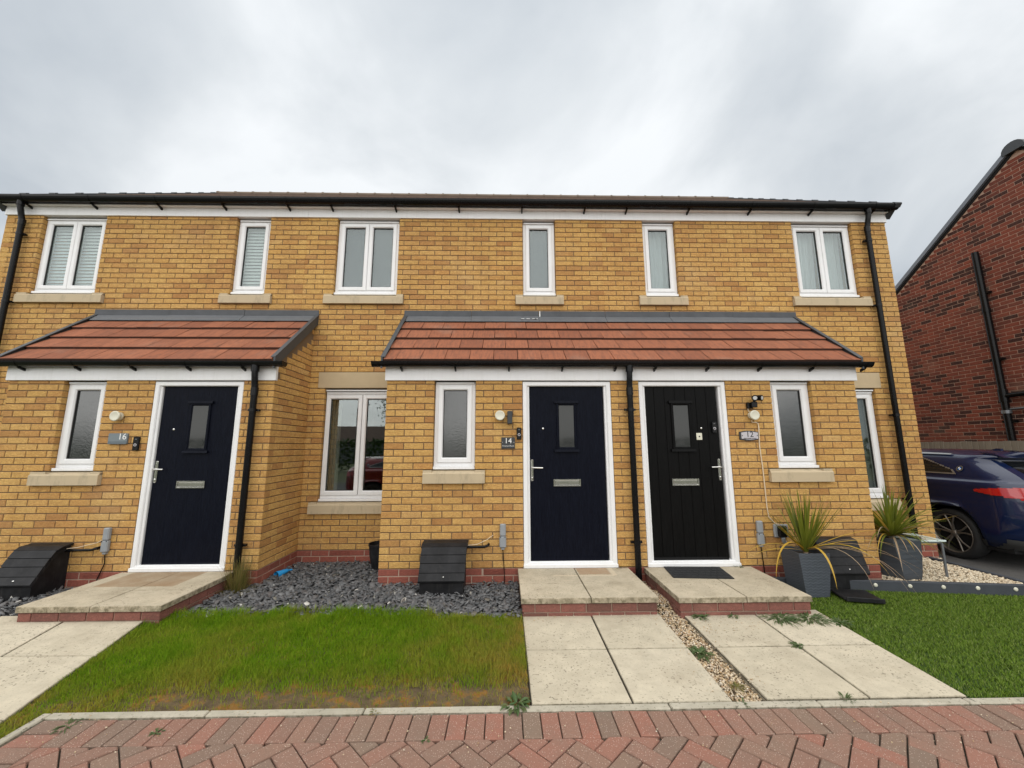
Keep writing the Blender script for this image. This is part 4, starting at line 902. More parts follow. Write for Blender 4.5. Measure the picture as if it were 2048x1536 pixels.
# golden pebbles between the paths, cream pebbles by the drive
GP = [(2.714, -.0), (2.883, -.0), (2.885, -.885), (3.02, -.89), (3.02, -.77), (2.927, -.80), (2.925, -1.975), (2.722, -1.975), (2.722, -.77), (2.714, -.77)]
GP = [(2.714, -.002), (2.883, -.002), (2.886, -.79), (2.925, -.79), (2.925, -1.972), (2.724, -1.972), (2.722, -.77), (2.714, -.77)]
struct('pebble_strip', MB().add([(x, y, -.235) for x, y in GP], [tuple(range(len(GP)))]), 'pebbed')
def pebbles(P, z, s0, s1, mat, name, layers, zfn=None):
    bm = bmesh.new(); bmesh.ops.create_icosphere(bm, subdivisions=1, radius=1); bv = np.array([v.co[:] for v in bm.verts]); bf = np.array([[v.index for v in f.verts] for f in bm.faces]); bm.free()
    n = len(P); s = (s0 + (s1 - s0) * rng.random(n) ** 1.5) / 2; ax = np.stack([np.ones(n), .6 + .4 * rng.random(n), .45 + .35 * rng.random(n)], 1) * s[:, None]; th = rng.random(n) * 6.28
    v = bv[None] * ax[:, None] * (1 + rng.normal(0, .08, (n, len(bv), 1))); c_, s_ = np.cos(th)[:, None], np.sin(th)[:, None]; X = v[..., 0] * c_ - v[..., 1] * s_; Y_ = v[..., 0] * s_ + v[..., 1] * c_; tl = rng.normal(0, .3, n)[:, None]
    v = np.stack([X + P[:, :1], Y_ + P[:, 1:2], v[..., 2] + X * tl + (z + layers * rng.random(n) + (zfn(P) if zfn is not None else 0))[:, None]], 2)
    tr = (np.arange(n) * len(bv))[:, None, None] + bf[None]; return obj(name, npmesh(name, v.reshape(-1, 3), tr.reshape(-1, 3), mat, True), kind='stuff')
gz_f = lambda P: .012 * np.clip((P[:, 1] + 1.1) / .25, 0, 1) + .05 * np.clip((P[:, 1] + .80) / .15, 0, 1) * np.clip((-.2 - P[:, 1]) / .2, .3, 1)
P = np.concatenate([scatter(GP, 3600), scatter([(2.55, -.90), (2.75, -.98), (3.05, -.93), (3.05, -.87), (2.70, -.86)], 0)]); pebbles(P, -.236, .009, .024, 'gold', 'golden_pebbles', .018, lambda P: gz_f(P) + gsl(P[:, 1]) - GZ)
PB = [(5.535, SLP(5.535) + .05), (6.90, SLP(6.9) + .05), (6.90, .60), (7.10, D - .02), (5.535, D - .004)]
struct('pebble_bed', MB().add([(x, y, -.168) for x, y in PB], [tuple(range(5))]), 'pebbed'); pebbles(scatter(PB, 5200), -.163, .016, .034, 'creampeb', 'cream_pebbles', .012)
# kerb along the drive
dk = obj('drive_kerb', MB().add([(6.9, -2, -.3), (6.97, -2, -.3), (6.97, .8, -.3), (6.9, .8, -.3)], [(0, 1, 2, 3)]).mesh('drive_kerb', 'joint'), kind='structure')
for k in range(3): part('kerb_stone', MB().box(6.905, 6.965, -1.97 + k * .93, -1.975 + (k + 1) * .93, -.45, -.135, 0, .006), 'sleeper' if k else 'kerb', dk)

# crumbs of soil and small stones that lie on slabs and pavers
P = np.concatenate([scatter([(1.52, -.98), (2.9, -.98), (2.9, -.77), (1.52, -.77)], 90), scatter([(2.93, -1.2), (4.15, -1.05), (4.15, -.89), (2.93, -.89)], 200), scatter([(-2.7, -1.1), (-1.6, -1.1), (-1.6, -.94), (-2.7, -.94)], 90), scatter([(-1.1, -2.35), (6, -2.35), (6, -2.0), (-1.1, -2.0)], 260), scatter([(2.6, -1.9), (3.05, -1.9), (3.05, -.9), (2.6, -.9)], 220)])
pebbles(P, -.187, .004, .011, 'gold', 'scattered_grit', .003, lambda P: gsl(P[:, 1]) - GZ)
# ------------------------------------------------------------------ sleeper edging with lights
L_ = 3.3; ang = math.atan(-.128)
sl = thing('timber_edging', 'dark grey timber edging with round lights between artificial lawn and pebbles', 'garden edging', (4.07, SLP(4.07), GZ), (0, 0, ang))
part('beam', MB().box(0, 2.86, -.05, .0, -.15, .095, 0, .005), 'sleeper', sl, local=True)
for x in (5.247, 5.572, 5.882, 6.195, 6.535):
    u = (x - 4.07) / math.cos(ang); part('deck_light', MB().lathe([(0, -.058), (.015, -.058), (.018, -.056), (.019, -.0495)], (u, 0, .055), 'y', 16), 'cream', sl, local=True)

# ------------------------------------------------------------------ fittings on the walls
def wall_light(x, z, label, tilt=0):
    t = thing('wall_light', label, 'light', (x, 0, z), group='round wall lights'); part('backplate', MB().lathe([(0, -.004), (.045, -.004), (.045, -.03), (.04, -.034)], (x, 0, z), 'y', 20), 'cream', t)
    part('lamp_face', MB().lathe([(.036, -.03), (.036, -.05), (.055, -.052), (.056, -.072), (.05, -.078), (.042, -.075), (0, -.074)], (x, 0, z), 'y', 24), 'cream', t); return t
wall_light(-2.975, 1.655, 'round cream wall light above the grey number 16 plate'); t = wall_light(1.312, 1.655, 'round cream wall light with the black sensor block beside it')
part('sensor_block', MB().box(1.395, 1.452, -.085, -.002, 1.560, 1.705, 0, .006), 'charcoal', t)
wall_light(4.243, 1.655, 'round cream wall light below the twin floodlight')
t = thing('floodlight', 'black twin head security floodlight above the number 12 plate', 'light', (4.245, 0, 1.80))
part('bracket', MB().box(4.19, 4.25, -.04, -.001, 1.735, 1.805, 0, .005).box(4.22, 4.285, -.075, -.0405, 1.745, 1.81, 0, .005).tube([(4.255, -.06, 1.80), (4.26, -.07, 1.845)], .016, 8), 'black', t)
for dx, dy in ((-.035, -.4), (.05, .5)):
    c0 = Vector((4.268 + dx * .4, -.07, 1.855)); d_ = Vector((dx * 12, -1.0, -.15)).normalized(); hd = part('lamp_head', MB().tube([c0 - d_ * .03, c0, c0 + d_ * .035, c0 + d_ * .055], [.018, .030, .034, .034], 14), 'black', t); part('lens', MB().tube([c0 + d_ * .054, c0 + d_ * .057], .022, 14), 'lens', hd)
ct = solo('flood_cable', MB().tube([(4.205, -.012, 1.735), (4.207, -.012, 1.71), (4.225, -.012, 1.69), (4.24, -.012, 1.70)], .006, 6).tube([(4.235, -.01, 1.60), (4.24, -.01, 1.575), (4.285, -.01, 1.575), (4.31, -.01, 1.56), (4.312, -.01, 1.50), (4.30, -.01, 1.3), (4.312, -.01, 1.05), (4.315, -.01, .62), (4.325, -.01, .52), (4.38, -.01, .455), (4.42, -.02, .44)], .006, 6), 'cable', 'cream cable running down the wall from the floodlight past the number 12 plate', 'cable')
def plate(name, label, poly, y, mat):
    t = thing(name, label, 'number plate', (sum(p[0] for p in poly) / len(poly), 0, sum(p[1] for p in poly) / len(poly)), group='house number plates'); part('plate', MB().prism(poly, 'y', y, -.002), mat, t); return t
t = plate('house_number', 'grey slate number plate reading 16 left of the navy door', [(-3.048, 1.345), (-3.055, 1.352), (-3.055, 1.458), (-3.048, 1.465), (-2.855, 1.465), (-2.848, 1.458), (-2.848, 1.352), (-2.855, 1.345)], -.02, 'plategrey')
part('plate_strip', MB().box(-3.052, -2.851, -.022, -.0205, 1.347, 1.378), 'plategrey2', t)
obj('number', text_mesh('16', .095, 'number', 'paint'), t, (-2.902, -.0215, 1.425), (R(90), 0, 0))
t = plate('house_number', 'square black number plate reading 14 beside the doorbell', rect(1.328, 1.482, 1.283, 1.410), -.012, 'charcoal')
obj('number', text_mesh('14', .085, 'number', 'paint'), t, (1.405, -.0135, 1.368), (R(90), 0, 0)); obj('street_name', text_mesh('Pritchard Road', .0215, 'street_name', 'paint'), t, (1.405, -.0135, 1.313), (R(90), 0, 0))
for xx in (1.340, 1.470): part('screw', MB().lathe([(0, -.0145), (.004, -.0145), (.005, -.012)], (xx, 0, 1.352), 'y', 8), 'chrome', t)
def oval(x0, x1, z0, z1, bul, ind=0):
    p = []
    for k in range(13): u = k / 12; p.append((x0 + (x1 - x0) * u, z0 - bul * math.sin(math.pi * u)))
    for k in range(13): u = k / 12; p.append((x1 - (x1 - x0) * u, z1 + bul * math.sin(math.pi * u)))
    return p
t = plate('house_number', 'silver number plate reading 12 with bowed black surround', oval(4.078, 4.298, 1.378, 1.465, .014), -.012, 'charcoal')
part('plate_face', MB().prism(oval(4.098, 4.290, 1.388, 1.456, .012), 'y', -.018, -.0125), 'silver', t)
obj('number', text_mesh('12', .09, 'number', 'ink'), t, (4.194, -.0195, 1.434), (R(90), 0, 0)); obj('street_name', text_mesh('PRITCHARD ROAD', .0175, 'street_name', 'ink'), t, (4.194, -.0195, 1.388), (R(90), 0, 0))
for xx in (4.108, 4.281): part('screw', MB().lathe([(0, -.0205), (.005, -.0205), (.006, -.018)], (xx, 0, 1.422), 'y', 8), 'ink', t)
def bell(x0, x1, z0, z1, y, label):
    t = thing('doorbell', label, 'doorbell', ((x0 + x1) / 2, y, z0), group='video doorbells'); part('casing', MB().box(x0, x1, y - .026, y - .001, z0, z1, 0, .006), 'black', t); xm = (x0 + x1) / 2
    part('button', MB().lathe([(.009, -.0275), (.015, -.0295), (.016, -.026)], (xm, y, z0 + (z1 - z0) * .40), 'y', 18), 'silver', t); part('camera_lens', MB().lathe([(0, -.0285), (.010, -.028), (.013, -.026)], (xm, y, z0 + (z1 - z0) * .78), 'y', 16), 'carglass', t)
bell(-2.778, -2.712, 1.275, 1.425, 0, 'black video doorbell between the number 16 plate and the navy door'); bell(1.503, 1.556, 1.385, 1.520, 0, 'black video doorbell above the number 14 plate'); bell(3.785, 3.835, 1.455, 1.585, .042, 'black video doorbell on the upper corner of the black door')
t = thing('key_plate', 'small pale square keypad on the black door below its peephole', 'keypad', (3.63, .042, 1.42)); part('plate', MB().box(3.598, 3.665, .034, .0415, 1.375, 1.455, 0, .003), 'cream', t); part('dot', MB().lathe([(0, .031), (.008, .031), (.009, .034)], (3.632, 0, 1.415), 'y', 10), 'ink', t)
def cabbox(x, z0, z1, label, xb):
    t = thing('cable_box', label, 'junction box', (x, 0, z0), group='grey cable boxes'); w_ = .037
    part('cover', MB().box(x - w_, x + w_, -.045, -.001, z0 + .02, z0 + (z1 - z0) * .52, 0, .01).box(x - w_ + .004, x + w_ - .004, -.045, -.001, z0 + (z1 - z0) * .525, z1, 0, .01).box(x - .018, x + .018, -.03, -.001, z0, z0 + .0195), 'greybox', t)
    for sx in (-1, 1): part('screw', MB().lathe([(0, -.048), (.006, -.048), (.006, -.045)], (x + sx * .024, 0, z0 + (z1 - z0) * .5), 'y', 8), 'ink', t)
    part('cable', MB().tube([(x, -.015, z0 + .005), (x + .008, -.012, z0 - .1), (xb, -.012, z0 - .25), (xb, -.012, z0 - .38)], .005, 6), 'black', t)
cabbox(-2.905, .185, .455, 'grey cable box between the leftmost gas meter box and the navy door', -2.95); cabbox(1.345, .198, .466, 'grey cable box left of the navy door numbered 14', 1.362); cabbox(4.20, .205, .48, 'grey cable box beside the hose connector left of the planter', 4.215)
t = thing('outdoor_socket', 'grey and black weatherproof socket low on the wall behind the planter', 'socket', (4.42, 0, .35)); part('backplate', MB().box(4.36, 4.52, -.03, -.001, .30, .44, 0, .008), 'greybox', t); part('lid', MB().box(4.385, 4.48, -.075, -.031, .31, .43, 0, .012), 'black', t); part('plug', MB().tube([(4.43, -.06, .305), (4.44, -.05, .265), (4.46, -.04, .25)], .022, 8), 'greybox', t)

# ------------------------------------------------------------------ gas meter boxes
def gasbox(x0, x1, label, pipe_to, s=1.0, wire=True):
    zt = .298
    t = thing('gas_meter_box', label, 'meter box', ((x0 + x1) / 2, 0, GZ), group='black gas meter boxes'); q = .022
    part('base', MB().prism([(-.004, -.25), (-.315 * s, -.25), (-.315 * s, -.03), (-.30 * s, .0), (-.13 * s, .235), (-.004, .25)], 'x', x0 + q, x1 - q), 'boxblack', t)
    prof = [(-.005, zt), (-.10 * s, .288), (-.155 * s, .262), (-.207 * s, .195), (-.252 * s, .125), (-.30 * s, .045), (-.345 * s, -.022)]
    for k in range(len(prof) - 1):
        (y0, z0), (y1_, z1_) = prof[k], prof[k + 1]; e_ = .004 if k >= 2 else 0; d_ = Vector((y1_ - y0, z1_ - z0)).normalized(); nv = Vector((d_.y, -d_.x)); nv = nv if nv.y > 0 else -nv; g_ = .003 if k >= 2 else 0
        a, b = Vector((y0, z0)) + d_ * g_, Vector((y1_, z1_)) - d_ * g_
        ex = .004 if k < 2 else -.002 * k
        part('lid_panel', MB().prism([tuple(a), tuple(b), tuple(b - nv * .016), tuple(a - nv * .016)], 'x', x0 - ex, x1 + ex), 'boxblack', t)
    part('lid_skirt', MB().prism([(-.02, zt - .017), (-.15 * s, .238), (-.335 * s, -.03), (-.325 * s, -.045), (-.13 * s, .21), (-.02, .25)], 'x', x0 + .006, x1 - .006), 'boxblack', t); xm = (x0 + x1) / 2
    part('lock', MB().lathe([(0, -.330 * s), (.006, -.330 * s), (.008, -.30 * s)], (xm + .02, 0, .012), 'y', 10), 'chrome', t)
    if pipe_to:
        part('pipe', MB().tube([(x1 - .03, -.05, .232), (pipe_to - .04, -.05, .235), (pipe_to - .01, -.045, .245), (pipe_to, -.02, .25), (pipe_to, .005, .25)], .014, 10), 'black', t)
        if wire: part('earth_wire', MB().tube([(x1 - .03, -.06, .25), (x1 + .1, -.055, .262), (pipe_to - .02, -.02, .30), (pipe_to + .05, .0, .345)], .0035, 5), 'cable', t)
gasbox(-3.70, -3.262, 'black gas meter box at the left edge beside the doorstep of number 16', -2.98)
gasbox(.488, .968, 'black gas meter box standing on slate under the window of number 14', 1.19)
gasbox(4.76, 5.225, 'black gas meter box with its front open behind the woven planter', None, .62)
t = thing('box_panel', 'loose black plastic panel lying on artificial grass in front of meter box', 'plastic panel', (4.85, -.42, GZ + .01), (0, 0, R(-14)))
part('panel', MB().box(-.17, .17, -.15, .15, .008, .026, 0, .006), 'boxblack', t, local=True); part('ridge', MB().box(-.16, .16, -.165, -.1505, .003, .045, 0, .005), 'boxblack', t, local=True)

# ------------------------------------------------------------------ planters, plants, bench, mats
def planter(name, label, c, z0, z1, nside, r0, r1, rot0, twist, mat, soil=True):
    t = thing(name, label, 'planter', (c[0], c[1], z0)); rings = 9; v = []
    for k in range(rings):
        u = k / (rings - 1); r = r0 + (r1 - r0) * u ** .8; a0 = rot0 + twist * u
        for j in range(nside): a = a0 + 2 * math.pi * j / nside; v.append((c[0] + r * math.cos(a), c[1] + r * math.sin(a), z0 + (z1 - z0) * u))
    f = [(k * nside + j, k * nside + (j + 1) % nside, (k + 1) * nside + (j + 1) % nside, (k + 1) * nside + j) for k in range(rings - 1) for j in range(nside)] + [tuple(range(nside))[::-1]]
    inn = []; 
    for rr, zz_ in ((r1 - .016, z1), (r1 - .02, z1 - .05)): inn += [(c[0] + rr * math.cos(rot0 + twist + 2 * math.pi * j / nside), c[1] + rr * math.sin(rot0 + twist + 2 * math.pi * j / nside), zz_) for j in range(nside)]
    o = len(v); v += inn; b = (rings - 1) * nside
    f += [(b + j, b + (j + 1) % nside, o + (j + 1) % nside, o + j) for j in range(nside)] + [(o + j, o + (j + 1) % nside, o + nside + (j + 1) % nside, o + nside + j) for j in range(nside)]
    part('pot', MB().add(v, f), mat, t); s = [(c[0] + (r1 - .02) * math.cos(rot0 + twist + 2 * math.pi * j / nside), c[1] + (r1 - .02) * math.sin(rot0 + twist + 2 * math.pi * j / nside), z1 - .045) for j in range(nside)]
    if soil: part('soil', MB().add(s, [tuple(range(nside))]), 'soil', t)
    return t
planter('planter', 'tall woven square anthracite planter beside the doorstep of number 12', (4.485, -.275), GZ, .232, 4, .172, .216, R(228), R(-6), 'weave')
planter('planter', 'faceted anthracite planter standing on cream pebbles', (5.86, .135), -.155, .275, 6, .185, .255, R(238), R(-16), 'planter')
def strip(base, d0, length, wid, droop, n=9, twist=0, tipw=.05):
    """leaf blade: starts along d0 and bends down"""
    v = []; p = Vector(base); d = Vector(d0).normalized(); side = d.cross(Vector((0, 0, 1)))
    side = side.normalized() if side.length > .05 else Vector((random.uniform(-1, 1), random.uniform(-1, 1), 0)).normalized(); st = length / n
    for k in range(n + 1):
        u = k / n; wv = wid * (.55 + .45 * min(1, u * 4)) * (1 - u ** 2.2) + .0006
        nrm = side.cross(d).normalized(); fold = nrm * wv * .18
        v += [p - side * wv / 2 + fold, p - fold * .2, p + side * wv / 2 + fold]
        p = p + d * st; d = (d + Vector((0, 0, -1)) * droop * (.3 + 1.4 * u) / n).normalized()
    f = [q for k in range(n) for q in ((3 * k, 3 * k + 1, 3 * k + 4, 3 * k + 3), (3 * k + 1, 3 * k + 2, 3 * k + 5, 3 * k + 4))]
    return MB().add(v, f, 0, True)
def leaf_part(t, *a, mat='cord', **k): part('leaf', strip(*a, **k), mat, t)
rs = random.Random(3)
t = thing('cordyline', 'spiky cordyline with upright green leaves and drooping yellow leaves in woven planter', 'plant', (4.50, -.28, .20)); c0 = Vector((4.50, -.28, .205))
part('stem', MB().tube([(4.50, -.28, .17), (4.50, -.28, .215)], .022, 8), 'cordb', t)
for k in range(62):
    a = rs.uniform(0, 6.28); tl = abs(rs.gauss(0, .36)) + .02; leaf_part(t, c0 + Vector((math.cos(a), math.sin(a), 0)) * .012 + Vector((0, 0, .0)), (math.cos(a) * tl, math.sin(a) * tl, 1), rs.uniform(.48, .70), rs.uniform(.018, .027), rs.uniform(0, .12))
for k in range(22):
    a = rs.uniform(0, 6.28); tl = rs.uniform(.5, 1.0); leaf_part(t, c0, (math.cos(a) * tl, math.sin(a) * tl, 1), rs.uniform(.42, .58), .018, rs.uniform(.0, .25), mat='cord' if k % 4 else 'cordy')
for (dx, dy, dz, L, dr, w_, mt) in ((-1, -.5, .75, .62, 3.6, .018, 'cordy'), (-.12, -.9, .55, .52, 4.5, .02, 'cordy'), (.75, -.75, .6, .62, 2.6, .026, 'cordy'), (-1, -.15, .35, .62, 1.15, .014, 'cordy'), (-1, -.35, .2, .62, .5, .012, 'cordy'), (1, -.1, .45, .70, .55, .014, 'cordy'), (1, -.3, .4, .72, .9, .013, 'cordy'), (-.7, .1, .75, .2, .3, .024, 'cordy'), (.8, -.75, .55, .80, 2.2, .010, 'cordb'), (.55, -.9, .5, .78, 2.7, .010, 'cordb'), (.9, -.5, .55, .82, 1.8, .010, 'cordb'), (.35, -.85, .5, .62, 3.6, .010, 'cordb'), (.7, -.95, .45, .78, 2.3, .011, 'cordb'), (1, -.25, .3, .55, 1.5, .010, 'cordb'), (1, -.6, .3, .9, 1.5, .010, 'cordb'), (.3, .4, .9, .36, .3, .02, 'cordy')):
    leaf_part(t, c0 + Vector((0, 0, .02)), (dx, dy, dz), L * 1.22, w_ * 1.45, dr, mat=mt, n=12)
t = thing('cordyline', 'bushy arching cordyline with green leaves in faceted planter on pebbles', 'plant', (5.84, .14, .24)); c0 = Vector((5.84, .14, .245))
part('stem', MB().tube([(5.84, .14, .2), (5.84, .14, .25)], .03, 8), 'cordb', t)
for k in range(105):
    a = rs.uniform(0, 6.28); tl = rs.uniform(.1, 1.9); leaf_part(t, c0 + Vector((0, 0, .02)), (math.cos(a) * tl, math.sin(a) * tl, 1), rs.uniform(.42, .66), rs.uniform(.022, .034), rs.uniform(.2, 1.0), mat='cord' if tl < 1.15 or rs.random() < .5 else 'cordy')
for k in range(58):
    a = rs.uniform(0, 6.28); leaf_part(t, c0 + Vector((0, 0, .02)), (math.cos(a), math.sin(a), rs.uniform(.15, .9)), rs.uniform(.42, .72), rs.uniform(.014, .026), rs.uniform(.9, 3.0), mat=rs.choice(('cordb', 'cordy', 'cord', 'cord')), n=12)
t = thing('plant_pot', 'round black ribbed pot in the corner beside the living room window', 'plant pot', (-.15, .56, -.17)); m = MB(); n = 36; v = []
for (r, z) in ((.085, -.175), (.125, .0), (.138, .12), (.145, .125), (.145, .145), (.135, .145), (.13, .10)):
    v += [(-.15 + r * (1 - .018 * (k % 2) * (z < .11)) * math.cos(2 * math.pi * k / n), .56 + r * (1 - .018 * (k % 2) * (z < .11)) * math.sin(2 * math.pi * k / n), z) for k in range(n)]
m.add(v, [(i * n + k, i * n + (k + 1) % n, (i + 1) * n + (k + 1) % n, (i + 1) * n + k) for i in range(6) for k in range(n)]); part('pot', m, 'boxblack', t); part('soil', MB().lathe([(0, .10), (.131, .10)], (-.15, .56, 0), 'z', 24), 'soil', t)
for k in range(7): a = rs.uniform(0, 6.28); part('stalk', strip((-.15, .56, .1), (math.cos(a) * .5, math.sin(a) * .5, 1), rs.uniform(.05, .11), .012, .6, 5), 'cordb', t)
t = thing('side_table', 'small white glass topped garden table on grey metal legs behind planter', 'table', (6.16, .17, -.16)); part('table_top', MB().box(5.94, 6.36, .03, .40, .226, .244, 0, .004), 'frostwhite', t)
for (x, y) in ((6.33, .06), (6.33, .37), (5.97, .06), (5.97, .37)): part('leg', MB().tube([(x, y, -.17), (x, y, .2255)], .013, 10), 'steel', t)
part('rail', MB().box(5.96, 6.34, .055, .065, .205, .2255), 'steel', t)
m = MB(); q = [(3.055, -.375), (3.645, -.425), (3.70, -.045), (3.10, -.02)]
m.add([(x, y, z) for z in (-.0005, .007) for x, y in q], [(0, 3, 2, 1), (4, 5, 6, 7), (0, 1, 5, 4), (1, 2, 6, 5), (2, 3, 7, 6), (3, 0, 4, 7)])
for i in range(9):
    for j in range(5):
        def bl(u, v2): a = [q[0][k] * (1 - u) + q[1][k] * u for k in (0, 1)]; b = [q[3][k] * (1 - u) + q[2][k] * u for k in (0, 1)]; return [a[k] * (1 - v2) + b[k] * v2 for k in (0, 1)]
        off = .5 if j % 2 else 0; u0, u1 = (i + off) / 9.5 + .004, (i + 1 + off) / 9.5 - .004; v0, v1 = j / 5 + .02, (j + 1) / 5 - .02
        c4 = [bl(u0, v0), bl(u1, v0), bl(u1, v1), bl(u0, v1)]; m.add([(x, y, .0072) for x, y in c4] + [(x, y, .0105) for x, y in c4], [(4, 5, 6, 7), (0, 1, 5, 4), (1, 2, 6, 5), (2, 3, 7, 6), (3, 0, 4, 7)])
solo('doormat', m, 'rubber', 'black rubber mat with a brick pattern lying askew before the black door', 'doormat')
# ornamental grass tuft
m = MB()
for k in range(460):
    a = rs.uniform(0, 6.28); r = rs.uniform(0, .085); tl = abs(rs.gauss(0, .42)); L = rs.uniform(.12, .40) if tl < .5 else rs.uniform(.1, .25); s_ = strip((-1.405 + r * math.cos(a), -.13 + r * math.sin(a) * .8, -.17), (math.cos(a) * tl, math.sin(a) * tl, 1), L, .0035, rs.uniform(.1, .9), 5); m.add(s_.v, s_.f)
for k in range(220):
    a = rs.uniform(0, 6.28); s_ = strip((-1.405 + .06 * math.cos(a), -.13 + .05 * math.sin(a), -.165), (math.cos(a), math.sin(a), rs.uniform(.1, .5)), rs.uniform(.1, .2), .004, rs.uniform(.5, 1.6), 5); m.add(s_.v, s_.f)
solo('grass_tuft', m, 'tuft', 'clump of tall yellowing ornamental grass at the foot of the black downpipe', 'plant')
# blue scrap
t = thing('blue_scoop', 'bright blue plastic scoop lying on slate by the porch side wall', 'toy', (-1.19, .36, -.14)); m = MB(); ax = Vector((.45, .85, .1)).normalized(); sd_ = Vector((.85, -.45, 0)); up = Vector((0, 0, 1)); v = []
for u, r in ((0, .046), (.015, .045), (.07, .036), (.13, .026), (.145, .016)):
    p = Vector((-1.225, .26, -.125)) + ax * u
    v += [p + sd_ * r * math.cos(q) + up * r * .8 * math.sin(q) for q in np.linspace(-.6, math.pi + .6, 12)]
m.add(v, [(i * 12 + k, i * 12 + k + 1, (i + 1) * 12 + k + 1, (i + 1) * 12 + k) for i in range(4) for k in range(11)], 0, True); part('bowl', m, 'blueplastic', t); part('grip', MB().tube([Vector((-1.225, .26, -.125)) + ax * .135, Vector((-1.225, .26, -.135)) + ax * .19], .010, 8), 'blueplastic', t)
# weeds
def weed(c, n, L, label, wide=.012, flat=.5, mat='weed', grp=True):
    m = MB(); c = (c[0], c[1], c[2] + (float(gsl(c[1])) - GZ if c[2] < -.1 and c[1] < -.86 else 0))
    for k in range(int(n * 1.7)):
        a = rs.uniform(0, 6.28); r = rs.uniform(0, .75) * L; s_ = strip((c[0] + r * math.cos(a), c[1] + r * math.sin(a), c[2]), (math.cos(a), math.sin(a), rs.uniform(.2, 1.4) * flat), L * rs.uniform(.3, .85), wide * rs.uniform(.7, 1.4), rs.uniform(.5, 2.4), 5); m.add(s_.v, s_.f)
    solo('weed', m, mat, label, 'weed', 'weeds growing in the cracks')
weed((1.43, -1.955, GZ), 24, .085, 'grey green leafy weed at the lawn corner beside the kerb', .022)
weed((2.80, -.06, -.19), 16, .10, 'broad leaved weed at the foot of the downpipe between the doorsteps', .032, .9)
weed((2.80, -.36, -.18), 40, .06, 'small weed among golden pebbles between the doorsteps, nearest the wall but one', .008); weed((2.81, -.62, -.18), 46, .07, 'bushy weed among golden pebbles at the front of the doorsteps', .009)
weed((2.79, -1.42, -.21), 60, .085, 'largest green weed in the pebble strip between the two front paths', .012); weed((2.84, -1.80, -.215), 26, .05, 'low weed near the kerb end of the pebble strip', .008, mat='tuft')
weed((3.05, -.90, GZ), 22, .075, 'dark leafy weed at the left front corner of the doorstep of number 12', .016); weed((3.34, -.90, GZ), 14, .05, 'small weed under the middle of the doorstep of number 12', .01)
weed((3.72, -.93, GZ), 90, .15, 'wide mat of weeds under the right half of the doorstep of number 12', .009, .3); weed((3.98, -.94, GZ), 90, .15, 'sprawling weed at the right front corner of the doorstep of number 12', .009, .3); weed((4.17, -1.02, GZ), 40, .09, 'trailing weed at the edge between slab path and artificial lawn', .01, .3)
weed((3.55, -1.372, GZ), 30, .05, 'round weed in the cross joint of the right hand path', .012, .3); weed((3.40, -1.965, GZ), 18, .055, 'thin grassy weed in the kerb joint below the right hand path', .004, 1.2)
weed((3.92, -.02, 0), 14, .05, 'small weed beside the white frame of the black door', .008, .8); weed((2.63, -.01, -.0), 10, .05, 'tiny weed beside the frame of the navy door numbered 14', .008, .8)
weed((2.76, -1.995, -.19), 12, .035, 'small weed in the kerb at the end of the pebble strip', .006, .6)
weed((.62, -2.02, -.19), 10, .035, 'reddish weed sprig in the kerb joint below the lawn', .006, .6, 'tuft'); weed((-.50, -2.14, -.195), 14, .035, 'grey green weed between pavers at the left of the soldier course', .008, .3); weed((-1.03, -2.08, -.195), 18, .06, 'flat weed on the pavers by the kerb corner', .007, .25)
weed((.95, -2.235, -.197), 10, .025, 'tiny weed between pavers below the lawn', .006, .5)
weed((-2.24, -.95, GZ), 24, .06, 'creeping weed along the front of the doorstep of number 16', .008, .3); weed((-1.80, -.96, GZ), 14, .05, 'little weed at the right front of the doorstep of number 16', .008, .4)

